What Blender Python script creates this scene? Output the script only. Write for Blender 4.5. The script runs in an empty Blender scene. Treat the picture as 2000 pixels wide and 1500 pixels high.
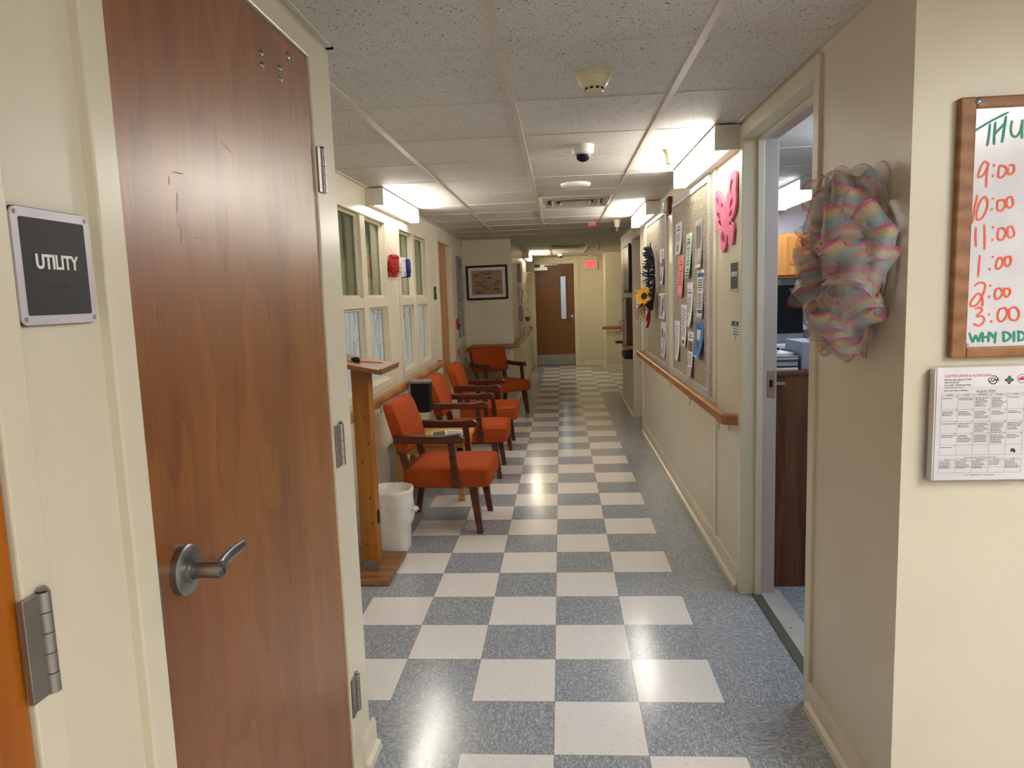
import bpy, bmesh, math, random
from mathutils import Matrix, Vector
C = bpy.context.scene.collection
PI = math.pi
def R(d): return math.radians(d)

# ---------------------------------------------------------------- camera, world, exposure
ZC = 2.222                                   # ceiling height
cam_data = bpy.data.cameras.new('camera'); cam = bpy.data.objects.new('camera', cam_data); C.objects.link(cam)
cam_data.sensor_width = 36.0; cam_data.lens = 1394.76/2000*36
cam_data.clip_start = 0.02; cam_data.clip_end = 100
yaw, pitch, roll = -0.0716, -0.1231, -0.0340
fw = Vector((math.sin(yaw)*math.cos(pitch), math.cos(yaw)*math.cos(pitch), math.sin(pitch)))
r0 = Vector((math.cos(yaw), -math.sin(yaw), 0)); u0 = r0.cross(fw)
rr = r0*math.cos(roll)+u0*math.sin(roll); uu = -r0*math.sin(roll)+u0*math.cos(roll)
M = Matrix((rr, uu, -fw)).transposed().to_4x4(); M.translation = Vector((0.0583, -2.1426, 1.4753))
cam.matrix_world = M
bpy.context.scene.camera = cam
w = bpy.data.worlds.new('world'); bpy.context.scene.world = w; w.use_nodes = True
w.node_tree.nodes['Background'].inputs[0].default_value = (0.9, 0.95, 1, 1)
w.node_tree.nodes['Background'].inputs[1].default_value = 0.02
vs = bpy.context.scene.view_settings
vs.view_transform = 'Standard'; vs.look = 'None'; vs.gamma = 1.0; vs.use_curve_mapping = False
vs.exposure = 0.0
TUBE = 42.0          # corridor fluorescent lens radiance
LOBBY = 28.0         # lobby troffer lens radiance
OFFICE = 12.5       # office wrap light radiance
DOCK = 14.0         # added lamp in place of the bright window beyond the end door

# ---------------------------------------------------------------- materials
def lin(c):
    return tuple(((v/255)/12.92 if v/255 <= 0.04045 else ((v/255+0.055)/1.055)**2.4) for v in c)+(1.0,)
class NT:
    def __init__(s, name):
        s.m = bpy.data.materials.new(name); s.m.use_nodes = True; s.t = s.m.node_tree
        s.b = s.t.nodes['Principled BSDF']; s.out = s.t.nodes['Material Output']
    def n(s, typ, **kw):
        nd = s.t.nodes.new(typ)
        for k, v in kw.items(): setattr(nd, k, v)
        return nd
    def l(s, a, b): s.t.links.new(a, b)
    def set(s, nd, **kw):
        for k, v in kw.items():
            k = k.replace('_', ' ')
            if hasattr(v, 'is_output'): s.l(v, nd.inputs[k])
            else: nd.inputs[k].default_value = v
        return nd
    def obj(s): return s.n('ShaderNodeTexCoord').outputs['Object']
    def mapv(s, vec, scale=(1,1,1), rot=(0,0,0)):
        m = s.n('ShaderNodeMapping'); s.l(vec, m.inputs[0]); m.inputs['Scale'].default_value = scale; m.inputs['Rotation'].default_value = rot
        return m.outputs[0]
    def noise(s, vec, scale, detail=3, rough=.5, dist=0):
        nd = s.n('ShaderNodeTexNoise'); s.l(vec, nd.inputs['Vector'])
        nd.inputs['Scale'].default_value = scale; nd.inputs['Detail'].default_value = detail
        nd.inputs['Roughness'].default_value = rough; nd.inputs['Distortion'].default_value = dist
        return nd.outputs['Fac']
    def ramp(s, fac, stops, interp='LINEAR'):
        nd = s.n('ShaderNodeValToRGB'); s.l(fac, nd.inputs[0]); cr = nd.color_ramp; cr.interpolation = interp
        while len(cr.elements) < len(stops): cr.elements.new(0.5)
        for e, (p, c) in zip(cr.elements, stops):
            e.position = p; e.color = c if len(c) == 4 else lin(c)
        return nd.outputs[0]
    def math(s, op, a, b=None, c=None):
        nd = s.n('ShaderNodeMath', operation=op)
        for i, v in enumerate((a, b, c)):
            if v is None: continue
            if hasattr(v, 'is_output'): s.l(v, nd.inputs[i])
            else: nd.inputs[i].default_value = v
        return nd.outputs[0]
    def mix(s, fac, a, b):
        nd = s.n('ShaderNodeMix', data_type='RGBA')
        for i, v in ((0, fac), (6, a), (7, b)):
            if hasattr(v, 'is_output'): s.l(v, nd.inputs[i])
            else: nd.inputs[i].default_value = v
        return nd.outputs[2]
    def bump(s, h, strength=.2, dist=.002):
        nd = s.n('ShaderNodeBump'); s.l(h, nd.inputs['Height']); nd.inputs['Strength'].default_value = strength; nd.inputs['Distance'].default_value = dist
        s.l(nd.outputs[0], s.b.inputs['Normal'])
def simple(name, col, rough=.5, metal=0, bump=None, spec=.5, coat=0):
    t = NT(name); t.b.inputs['Roughness'].default_value = rough; t.b.inputs['Metallic'].default_value = metal
    t.b.inputs['Specular IOR Level'].default_value = spec; t.b.inputs['Coat Weight'].default_value = coat
    v = t.obj(); f = t.noise(v, 14, 3)
    c = lin(col); d = tuple(x*.9 for x in c[:3])+(1,)
    t.l(t.ramp(f, [(.3, d), (.7, c)]), t.b.inputs['Base Color'])
    if bump: t.bump(t.noise(v, bump[0], 3), bump[1], bump[2])
    return t.m
def emit(name, col, strength):
    t = NT(name); c = lin(col)
    t.b.inputs['Base Color'].default_value = c; t.b.inputs['Emission Color'].default_value = c; t.b.inputs['Emission Strength'].default_value = strength
    return t.m
def paint(name, col, rough=.35, b=.12):
    t = NT(name); t.b.inputs['Roughness'].default_value = rough
    v = t.obj(); f = t.noise(v, 2.2, 4); c = lin(col); d = tuple(x*.94 for x in c[:3])+(1,)
    t.l(t.ramp(f, [(.35, d), (.65, c)]), t.b.inputs['Base Color'])
    h = t.math('ADD', t.noise(v, 160, 2), t.math('MULTIPLY', t.noise(v, 9, 2), .6))
    t.bump(h, b, .0015)
    return t.m
def wood(name, dark, mid, light, scale=(10, 10, .8), rough=.35, nscale=2.2, coat=0., fine=.5):
    t = NT(name); t.b.inputs['Roughness'].default_value = rough; t.b.inputs['Coat Weight'].default_value = coat; t.b.inputs['Coat Roughness'].default_value = .15
    v = t.mapv(t.obj(), scale)
    a = t.noise(v, nscale, 4, .55, 1.4)
    wv = t.n('ShaderNodeTexWave', wave_type='RINGS'); t.l(v, wv.inputs[0]); t.set(wv, Scale=nscale*.35, Distortion=7.0, Detail=3.0, Detail_Scale=.8)
    f2 = t.noise(t.mapv(t.obj(), tuple(k*9 for k in scale)), nscale, 2)
    mixf = t.math('ADD', t.math('MULTIPLY', a, .6), t.math('MULTIPLY', wv.outputs['Fac'], .22))
    mixf = t.math('ADD', mixf, t.math('MULTIPLY', f2, .2*fine))
    t.l(t.ramp(mixf, [(.28, dark), (.5, mid), (.72, light)]), t.b.inputs['Base Color'])
    t.bump(f2, .08, .001)
    return t.m

def veneer(name):
    t = NT(name); o = t.obj(); t.b.inputs['Roughness'].default_value = .36; t.b.inputs['Specular IOR Level'].default_value = .75; t.b.inputs['Coat Weight'].default_value = .3; t.b.inputs['Coat Roughness'].default_value = .28
    wob = t.noise(t.mapv(o, (1.6, 1.6, .5)), 1.6, 3, .5)
    sx = t.n('ShaderNodeSeparateXYZ'); t.l(o, sx.inputs[0])
    # flat-sawn figure: contour lines of a slow field, drawn out along the grain
    fld = t.math('ADD', t.math('MULTIPLY', wob, 9.0), t.math('MULTIPLY', t.noise(t.mapv(o, (4, 4, .5)), 1.8, 2), 3.0))
    ringf = t.math('FRACT', fld)
    saw = t.math('MULTIPLY', ringf, ringf)
    fine = t.noise(t.mapv(o, (60, 60, 2.2)), 3, 3)
    med = t.noise(t.mapv(o, (7, 7, .4)), 1.3, 3)
    f = t.math('ADD', t.math('MULTIPLY', saw, .14), t.math('ADD', t.math('MULTIPLY', fine, .36), t.math('MULTIPLY', med, .60)))
    t.l(t.ramp(f, [(.3, (156, 100, 42)), (.5, (138, 82, 28)), (.68, (116, 64, 19)), (.85, (98, 51, 14))]), t.b.inputs['Base Color'])
    t.bump(fine, .05, .0008)
    return t.m
M_wall = paint('cream_wall_paint', (219, 211, 191))
M_trim = paint('cream_gloss_trim', (221, 213, 191), .28, .08)
M_lav = paint('pale_lilac_paint', (190, 180, 178), .35)
M_offwall = paint('office_white_paint', (172, 174, 182), .5)
M_utility = veneer('cherry_veneer')
M_orange_door = wood('varnished_orange_wood', (142, 74, 10), (166, 92, 18), (180, 106, 28), (5, 5, .5), .25)
M_tan_door = wood('tan_maple_veneer', (170, 112, 58), (188, 130, 72), (200, 144, 86), (6, 6, .5), .35)
M_end_door = simple('brown_door_paint', (112, 74, 36), .42, bump=(90, .08, .001))
M_chairwood = wood('dark_walnut_finish', (58, 22, 12), (84, 35, 17), (104, 45, 22), (3, 12, 12), .28, 1.6)
M_rail = wood('oak_handrail', (138, 86, 42), (164, 108, 58), (186, 132, 78), (14, .9, 14), .3)
M_railx = wood('oak_handrail_across', (138, 86, 42), (164, 108, 58), (186, 132, 78), (.9, 14, 14), .3)
M_pine = wood('stained_pine', (128, 74, 14), (156, 96, 22), (172, 112, 34), (10, 10, .7), .45)
M_lect = wood('worn_brown_wood', (112, 70, 36), (140, 92, 54), (160, 114, 76), (.9, 4, 4), .45, fine=.3)
M_oakt = wood('light_oak', (176, 124, 62), (196, 146, 82), (210, 164, 100), (12, 1, 12), .45)
M_cab = wood('honey_oak_cabinet', (186, 112, 48), (214, 140, 68), (226, 158, 88), (12, 12, .8), .4)
M_dark = wood('dark_walnut_laminate', (44, 22, 10), (92, 54, 32), (122, 78, 50), (11, 11, .6), .4)
M_frameb = wood('brown_board_frame', (128, 82, 46), (152, 104, 62), (168, 122, 80), (8, 8, 8), .5)
M_steel = simple('brushed_steel', (150, 150, 150), .32, 1, bump=(220, .05, .0005))
M_hinge = simple('dull_hinge_metal', (168, 164, 158), .42, 1)
M_bronze = simple('worn_bronze_strike', (168, 146, 130), .45, .7)
M_alu = simple('pale_aluminium', (206, 204, 202), .45, .35)
M_dkstrip = simple('dark_vinyl_strip', (88, 86, 78), .5)
M_black = simple('black_plastic', (12, 12, 14), .45, spec=.3)
M_blackmat = simple('black_matt', (20, 20, 22), .6)
M_grey = simple('grey_plastic', (120, 120, 124), .5)
M_charcoal = simple('charcoal_sign_face', (44, 44, 47), .55, bump=(300, .05, .0005))
M_silver = simple('silver_sign_border', (206, 200, 206), .35, .15)
M_white = simple('white_plastic', (232, 230, 228), .4)
M_offwhite = simple('warm_white_metal', (214, 206, 194), .45)
M_ivory = simple('ivory_plastic', (222, 212, 180), .4)
M_paper = simple('white_paper', (228, 226, 230), .7)
M_ink = simple('black_ink', (40, 40, 48), .7)
M_greyink = simple('grey_ink', (128, 128, 136), .7)
M_blueink = simple('blue_print', (44, 84, 140), .65)
M_navyink = simple('navy_print', (50, 52, 96), .65)
M_redink = simple('red_print', (196, 52, 62), .65)
M_greenink = simple('green_print', (78, 110, 84), .65)
M_mint = simple('mint_paper', (200, 222, 210), .7)
M_pinkp = simple('pink_paper', (240, 150, 156), .7)
M_greyp = simple('grey_sheet', (150, 148, 146), .35)
M_bluep = simple('blue_flyer', (62, 122, 184), .6)
M_photo = simple('photo_print', (128, 96, 92), .5)
M_mauve = simple('mauve_print', (186, 160, 172), .6)
M_board = simple('whiteboard_face', (226, 224, 232), .2)
M_teal = simple('teal_marker', (20, 150, 120), .5)
M_redm = simple('orange_red_marker', (244, 92, 48), .5)
M_pinkf = simple('pink_foam', (250, 130, 168), .7)
M_redp = simple('red_plastic', (150, 24, 34), .35)
M_dred = simple('dark_red_plastic', (104, 14, 28), .4)
M_bag = simple('white_bin_liner', (226, 222, 216), .35, bump=(40, .5, .006))
M_bin = simple('white_bin', (222, 216, 208), .45)
M_yellow = simple('sunflower_yellow', (240, 172, 20), .7)
M_brownc = simple('flower_centre', (52, 32, 18), .9)
M_navy = simple('navy_burlap', (26, 32, 48), .8)
M_cream = simple('dried_cream', (226, 208, 168), .8)
M_berry = simple('dried_pink_stems', (196, 140, 104), .8)
M_olive = simple('olive_leaf', (84, 92, 54), .8)
M_crim = simple('crimson_ribbon', (170, 30, 60), .6)
M_pencil = simple('pencil_yellow', (196, 128, 40), .5)
M_mat = simple('picture_mat', (228, 222, 222), .7)
M_folder = simple('pale_blue_folder', (196, 204, 216), .6)
M_box = simple('grey_card_box', (140, 146, 166), .6)
M_counter = simple('white_counter', (226, 226, 232), .35)
M_clear2 = simple('smoky_plastic', (170, 166, 160), .2)
M_sparkr = simple('red_sequin', (170, 14, 26), .3, .4, bump=(90, 1, .01))
M_sparkw = simple('white_sequin', (226, 224, 224), .3, .3, bump=(90, 1, .01))
M_sparkb = simple('blue_sequin', (14, 40, 120), .3, .4, bump=(90, 1, .01))
M_greypanel = simple('grey_cabinet_panel', (126, 130, 132), .2, .3)
M_tape = simple('red_tag', (214, 24, 40), .5)
M_gold = simple('gold_craft', (150, 110, 50), .6)

M_tube = emit('lit_fluorescent_lens', (255, 249, 236), TUBE*1.1)
M_tubelow = emit('lit_fluorescent_lens_bottom', (255, 249, 236), TUBE*.36)
M_tubefar = emit('lit_far_lens', (255, 238, 196), TUBE*1.9)
M_room = emit('added_room_lamp', (246, 250, 236), 3.0)
M_lobby = emit('lit_troffer_lens', (255, 252, 248), LOBBY)
M_office = emit('lit_office_lens', (222, 238, 255), OFFICE)
M_dock = emit('added_entry_lamp', (240, 248, 255), DOCK)
M_exit = emit('lit_exit_letters', (255, 30, 60), 2.2)

def floor_mat():
    t = NT('vinyl_checker_tiles'); v = t.obj(); T = .3048
    sx = t.n('ShaderNodeSeparateXYZ'); t.l(v, sx.inputs[0]); x, y = sx.outputs[0], sx.outputs[1]
    u, q = t.math('DIVIDE', x, T), t.math('DIVIDE', y, T)
    c, r = t.math('FLOOR', u), t.math('FLOOR', q)
    par = t.math('FLOORED_MODULO', t.math('ADD', c, r), 2.0)            # 0 light, 1 dark
    def ge(a, k): return t.math('GREATER_THAN', a, k-.5)
    def lt(a, k): return t.math('LESS_THAN', a, k-.5)
    A = t.math('MULTIPLY', ge(c, -3), lt(c, 2))
    kill = t.math('MULTIPLY', lt(c, -1), lt(r, 1))                        # near the utility door
    kill = t.math('MAXIMUM', kill, t.math('MULTIPLY', lt(c, -1), ge(r, 22)))
    kill = t.math('MAXIMUM', kill, ge(r, 41))
    A = t.math('MULTIPLY', A, t.math('SUBTRACT', 1.0, kill))
    B = t.math('MULTIPLY', t.math('MULTIPLY', ge(c, 2), ge(r, 27)), lt(r, 37))
    B = t.math('MULTIPLY', B, lt(c, 9))
    inside = t.math('MAXIMUM', A, B)
    white = t.math('MULTIPLY', inside, t.math('SUBTRACT', 1.0, par))
    # mottled chips; in the plain border the grain turns from tile to tile
    v1, v2 = t.mapv(v, (1, 3.2, 1)), t.mapv(v, (2.6, 1, 1))
    mx = t.n('ShaderNodeMix', data_type='VECTOR'); t.l(par, mx.inputs[0]); t.l(v1, mx.inputs[4]); t.l(v2, mx.inputs[5])
    vv = mx.outputs[1]
    vo = t.n('ShaderNodeTexVoronoi'); t.l(vv, vo.inputs['Vector']); vo.inputs['Scale'].default_value = 95
    sp = t.n('ShaderNodeSeparateColor'); t.l(vo.outputs['Color'], sp.inputs[0])
    n1 = t.noise(vv, 60, 3)
    f = t.math('ADD', t.math('MULTIPLY', sp.outputs[0], .55), t.math('MULTIPLY', n1, .45))
    dark = t.ramp(f, [(.12, (108, 113, 121)), (.36, (140, 146, 155)), (.62, (157, 163, 172)), (.86, (200, 204, 212))])
    ln = t.noise(t.mapv(v, (14, 90, 1)), 3.2, 2)
    lt_ = t.ramp(ln, [(.26, (140, 130, 122)), (.33, (228, 225, 222)), (.6, (236, 233, 231)), (.8, (243, 241, 239))])
    col = t.mix(white, dark, lt_)
    fx, fy = t.math('FRACT', u), t.math('FRACT', q)
    ex = t.math('MINIMUM', fx, t.math('SUBTRACT', 1.0, fx)); ey = t.math('MINIMUM', fy, t.math('SUBTRACT', 1.0, fy))
    seam = t.math('LESS_THAN', t.math('MINIMUM', ex, ey), .0035)
    col = t.mix(t.math('MULTIPLY', seam, .45), col, lin((70, 68, 66)))
    t.l(col, t.b.inputs['Base Color'])
    ro = t.math('ADD', .11, t.math('MULTIPLY', t.noise(v, 1.7, 4), .12)); t.l(ro, t.b.inputs['Roughness'])
    t.b.inputs['Specular IOR Level'].default_value = .72
    t.bump(t.math('ADD', t.noise(v, 5, 2), t.math('MULTIPLY', t.noise(v, 240, 2), .12)), .07, .004)
    return t.m
M_floor = floor_mat()
def ceil_mat():
    t = NT('pinhole_ceiling_tile'); v = t.obj()
    vo = t.n('ShaderNodeTexVoronoi'); t.l(t.mapv(v, (1, 1, 1)), vo.inputs['Vector']); vo.inputs['Scale'].default_value = 58
    hole = t.math('LESS_THAN', vo.outputs['Distance'], t.math('MULTIPLY', t.noise(v, 21, 3), .34))
    n2 = t.noise(t.mapv(v, (1, 1.6, 1)), 150, 2)
    fis = t.math('LESS_THAN', n2, .385)
    spk = t.math('MAXIMUM', t.math('MULTIPLY', hole, t.math('GREATER_THAN', t.noise(v, 33, 2), .47)), t.math('MULTIPLY', fis, .55))
    base = t.ramp(t.noise(v, 1.1, 3), [(.35, (206, 203, 198)), (.65, (218, 214, 209))])
    t.l(t.mix(spk, base, lin((104, 96, 88))), t.b.inputs['Base Color'])
    t.b.inputs['Roughness'].default_value = .8
    t.bump(t.math('SUBTRACT', 1.0, spk), .5, .002)
    return t.m
M_ceil = ceil_mat()
def fabric():
    t = NT('orange_upholstery'); v = t.obj(); t.b.inputs['Roughness'].default_value = .85
    t.b.inputs['Specular IOR Level'].default_value = .2
    t.l(t.ramp(t.noise(v, 5, 3), [(.3, (150, 61, 20)), (.7, (163, 70, 26))]), t.b.inputs['Base Color'])
    t.bump(t.noise(v, 420, 2), .25, .001); return t.m
M_fab = fabric()
def tackboard():
    t = NT('flecked_tackboard'); v = t.mapv(t.obj(), (1, .62, 1)); t.b.inputs['Roughness'].default_value = .75
    vo = t.n('ShaderNodeTexVoronoi'); t.l(v, vo.inputs['Vector']); vo.inputs['Scale'].default_value = 210
    sp = t.n('ShaderNodeSeparateColor'); t.l(vo.outputs['Color'], sp.inputs[0])
    f = t.math('ADD', t.math('MULTIPLY', sp.outputs[0], .7), t.math('MULTIPLY', t.noise(v, 60, 3), .35))
    t.l(t.ramp(f, [(.2, (104, 92, 74)), (.45, (142, 130, 110)), (.62, (164, 153, 134)), (.85, (204, 197, 180))]), t.b.inputs['Base Color'])
    t.bump(f, .35, .002); return t.m
M_tack = tackboard()
def glass(name, tint=(1, 1, 1, 1), lo=.04):
    t = NT(name); t.t.nodes.remove(t.b)
    tr = t.n('ShaderNodeBsdfTransparent'); tr.inputs[0].default_value = tint
    gl = t.n('ShaderNodeBsdfGlossy'); gl.inputs['Roughness'].default_value = .02
    lw = t.n('ShaderNodeLayerWeight'); lw.inputs[0].default_value = .5
    fr = t.math('ADD', lo, t.math('MULTIPLY', t.math('POWER', lw.outputs['Facing'], 5.0), 1-lo))
    ms = t.n('ShaderNodeMixShader'); t.l(fr, ms.inputs[0]); t.l(tr.outputs[0], ms.inputs[1]); t.l(gl.outputs[0], ms.inputs[2])
    t.l(ms.outputs[0], t.out.inputs[0]); return t.m
M_glass = glass('clear_window_glass', (.9, .93, .9, 1), .05)
M_acryl = glass('clear_acrylic', (.985, .985, .985, 1), .025)
def mesh_ribbon():
    t = NT('striped_deco_mesh'); uv = t.n('ShaderNodeTexCoord').outputs['UV']
    sx = t.n('ShaderNodeSeparateXYZ'); t.l(uv, sx.inputs[0])
    pk, tl, yl, pu = (208, 78, 130), (150, 184, 192), (214, 196, 150), (190, 150, 172)
    col = t.ramp(sx.outputs[1], [(0, pk), (.06, pk), (.12, yl), (.28, yl), (.36, tl), (.52, tl), (.6, pu), (.72, (206, 140, 156)), (.82, yl), (.93, tl), (1, pk)])
    t.l(col, t.b.inputs['Base Color']); t.b.inputs['Roughness'].default_value = .4
    gx = t.math('FRACT', t.math('MULTIPLY', sx.outputs[0], 60.0)); gy = t.math('FRACT', t.math('MULTIPLY', sx.outputs[1], 30.0))
    thr = t.math('MAXIMUM', t.math('LESS_THAN', gx, .42), t.math('LESS_THAN', gy, .42))
    e = t.math('MINIMUM', sx.outputs[1], t.math('SUBTRACT', 1.0, sx.outputs[1]))
    thr = t.math('MAXIMUM', thr, t.math('LESS_THAN', e, .06))
    t.l(t.math('ADD', .12, t.math('MULTIPLY', thr, .45)), t.b.inputs['Alpha'])
    return t.m
M_deco = mesh_ribbon()
def film():
    t = NT('frosted_printed_film'); v = t.obj(); t.b.inputs['Roughness'].default_value = .3
    t.l(t.ramp(t.noise(t.mapv(v, (1, 14, 1)), 2.4, 4), [(.3, (168, 186, 196)), (.5, (192, 208, 216)), (.7, (206, 220, 226))]), t.b.inputs['Base Color'])
    return t.m
M_film = film()
M_twig = simple('twig_print', (146, 158, 172), .5)
M_twigp = simple('pink_bud_print', (196, 130, 124), .5)
M_twigb = simple('blue_leaf_print', (124, 170, 190), .5)
def script_art():
    t = NT('brown_script_art'); v = t.obj(); t.b.inputs['Roughness'].default_value = .6
    a = t.noise(t.mapv(v, (5, 1, 14)), 3, 4, .6, 1.5)
    t.l(t.ramp(a, [(.3, (104, 76, 54)), (.5, (158, 124, 92)), (.7, (186, 154, 122))]), t.b.inputs['Base Color']); return t.m
M_art = script_art()
M_artink = simple('dark_brown_script', (52, 32, 20), .7)
M_artpale = simple('pale_script', (176, 148, 122), .7)

# ---------------------------------------------------------------- builders
class MB:
    def __init__(s): s.bm = bmesh.new(); s.uv = None
    def box(s, x0, x1, y0, y1, z0, z1, M=None):
        vs_ = [s.bm.verts.new(p) for p in ((x0,y0,z0),(x1,y0,z0),(x1,y1,z0),(x0,y1,z0),(x0,y0,z1),(x1,y0,z1),(x1,y1,z1),(x0,y1,z1))]
        for f in ((0,3,2,1),(4,5,6,7),(0,1,5,4),(1,2,6,5),(2,3,7,6),(3,0,4,7)): s.bm.faces.new([vs_[i] for i in f])
        if M:
            for v in vs_: v.co = M @ v.co
        return s
    def hexa(s, a, b):           # two 4-point rings
        A = [s.bm.verts.new(p) for p in a]; B = [s.bm.verts.new(p) for p in b]
        s.bm.faces.new(A[::-1]); s.bm.faces.new(B)
        for i in range(4): s.bm.faces.new((A[i], A[(i+1)%4], B[(i+1)%4], B[i]))
        return s
    def rings(s, rings, cap=True, closed=True):
        V = [[s.bm.verts.new(p) for p in r] for r in rings]
        n = len(V[0])
        for a, b in zip(V, V[1:]):
            for i in range(n if closed else n-1): s.bm.faces.new((a[i], a[(i+1)%n], b[(i+1)%n], b[i]))
        if cap and closed: s.bm.faces.new(V[0][::-1]); s.bm.faces.new(V[-1])
        return s
    def prism(s, pts, vec):
        v = Vector(vec); return s.rings([[Vector(p) for p in pts], [Vector(p)+v for p in pts]])
    def lathe(s, prof, M=None, seg=24, cap=True):
        M = M or Matrix()
        return s.rings([[M @ Vector((r*math.cos(2*PI*i/seg), r*math.sin(2*PI*i/seg), h)) for i in range(seg)] for r, h in prof], cap)
    def cyl(s, p0, p1, r, seg=16, r1=None):
        p0, p1 = Vector(p0), Vector(p1); q = (p1-p0).to_track_quat('Z', 'Y').to_matrix()
        c = lambda p, k: [p+q@Vector((k*math.cos(2*PI*i/seg), k*math.sin(2*PI*i/seg), 0)) for i in range(seg)]
        return s.rings([c(p0, r), c(p1, r if r1 is None else r1)])
    def tube(s, pts, r, seg=8):
        pts = [Vector(p) for p in pts]; R_ = []
        for i, p in enumerate(pts):
            d = (pts[min(i+1, len(pts)-1)]-pts[max(i-1, 0)]).normalized(); q = d.to_track_quat('Z', 'Y').to_matrix()
            k = r[i] if isinstance(r, (list, tuple)) else r
            R_.append([p+q@Vector((k*math.cos(2*PI*j/seg), k*math.sin(2*PI*j/seg), 0)) for j in range(seg)])
        return s.rings(R_)
    def ball(s, c, r, u=12, v=8, sc=(1, 1, 1)):
        m = Matrix.Translation(c) @ Matrix.Diagonal((r*sc[0], r*sc[1], r*sc[2], 1))
        bmesh.ops.create_uvsphere(s.bm, u_segments=u, v_segments=v, radius=1, matrix=m); return s
    def sheet(s, nu, nv, fn, uv=False):
        if uv and not s.uv: s.uv = s.bm.loops.layers.uv.new('UVMap')
        V = [[s.bm.verts.new(fn(i/nu, j/nv)) for j in range(nv+1)] for i in range(nu+1)]
        for i in range(nu):
            for j in range(nv):
                f = s.bm.faces.new((V[i][j], V[i+1][j], V[i+1][j+1], V[i][j+1]))
                if uv:
                    for lp, (a, b) in zip(f.loops, ((i, j), (i+1, j), (i+1, j+1), (i, j+1))): lp[s.uv].uv = (a/nu, b/nv)
        return s
    def sweep(s, path, prof):    # path in plan (x,y,z); prof = (offset to the right of travel, height)
        P = [Vector(p) for p in path]; rs = []
        for i, p in enumerate(P):
            a = (P[i]-P[i-1]).normalized() if i else None
            b = (P[i+1]-P[i]).normalized() if i < len(P)-1 else None
            if a is None: a = b
            if b is None: b = a
            na, nb = Vector((a.y, -a.x, 0)), Vector((b.y, -b.x, 0))
            n = (na+nb); n = n/ max(n.length_squared/2, .2)
            rs.append([p+n*o+Vector((0, 0, h)) for o, h in prof])
        return s.rings(rs)
    def text(s, txt, size, M, depth=.0008, align='CENTER', width=None, bold=0, shear=0):
        cu = bpy.data.curves.new('lettering', 'FONT'); cu.body = txt; cu.size = size; cu.align_x = align; cu.align_y = 'CENTER'
        cu.extrude = depth/2; cu.offset = bold; cu.shear = shear; cu.resolution_u = 3
        o = bpy.data.objects.new('lettering', cu); C.objects.link(o)
        dg = bpy.context.evaluated_depsgraph_get(); dg.update()
        me = bpy.data.meshes.new_from_object(o.evaluated_get(dg)); bpy.data.objects.remove(o); bpy.data.curves.remove(cu)
        xs = [v.co.x for v in me.vertices] or [0, 1]
        k = width/(max(xs)-min(xs)) if width else 1
        me.transform(M @ Matrix.Diagonal((k, 1, 1, 1)) @ Matrix.Translation((0, 0, depth/2)))
        s.bm.from_mesh(me); bpy.data.meshes.remove(me); return s
def frame(o, xd, yd):
    xd, yd = Vector(xd).normalized(), Vector(yd).normalized(); n = xd.cross(yd)
    m = Matrix((xd, yd, n)).transposed().to_4x4(); m.translation = Vector(o); return m
RW = ((0, -1, 0), (0, 0, 1))      # on the wall that faces -x
LW = ((0, 1, 0), (0, 0, 1))       # on the wall that faces +x
FWD = ((1, 0, 0), (0, 0, 1))      # on a wall that faces the lobby
def on_r(x, y, z): return frame((x, y, z), *RW)
def on_l(x, y, z): return frame((x, y, z), *LW)
def on_f(x, y, z): return frame((x, y, z), *FWD)
def world(o):
    m = o.matrix_basis.copy()
    while o.parent: o = o.parent; m = o.matrix_basis @ m
    return m
def obj(name, mb, mat, parent=None, smooth=None, bevel=0, seg=2, keep=False, label=None):
    bm = mb.bm; bmesh.ops.recalc_face_normals(bm, faces=bm.faces)
    me = bpy.data.meshes.new(name); bm.to_mesh(me); bm.free(); me.materials.append(mat)
    o = bpy.data.objects.new(name, me); C.objects.link(o)
    if parent: o.parent = parent; me.transform(world(parent).inverted())
    elif not keep:
        c = [v.co for v in me.vertices]; lo = Vector([min(p[i] for p in c) for i in range(3)]); hi = Vector([max(p[i] for p in c) for i in range(3)])
        b = Vector(((lo.x+hi.x)/2, (lo.y+hi.y)/2, lo.z)); me.transform(Matrix.Translation(-b)); o.location = b
    if smooth is not None:
        me.polygons.foreach_set('use_smooth', [True]*len(me.polygons)); me.set_sharp_from_angle(angle=R(smooth))
    if bevel:
        md = o.modifiers.new('bevel', 'BEVEL'); md.width = bevel; md.segments = seg; md.limit_method = 'ANGLE'; md.angle_limit = R(40)
        md.harden_normals = False
    if label: o['label'] = label
    return o
def thing(name, label, cat, loc=(0, 0, 0), rz=0, group=None):
    o = bpy.data.objects.new(name, None); C.objects.link(o); o.empty_display_size = .1
    o.location = loc; o.rotation_euler = (0, 0, rz); o['label'] = label; o['category'] = cat
    if group: o['group'] = group
    return o
def tag(o, label, cat, group=None):
    o['label'] = label; o['category'] = cat
    if group: o['group'] = group
    return o
def struct(name, mb, mat, label, parent=None, **kw):
    kw.setdefault('keep', True)
    o = obj(name, mb, mat, parent, **kw)
    if not parent: o['kind'] = 'structure'; o['label'] = label; o['category'] = name.split('_')[0]
    return o
def sroot(name, label, loc=(0, 0, 0)):
    o = thing(name, label, name.split('_')[0], loc); o['kind'] = 'structure'; return o
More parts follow.
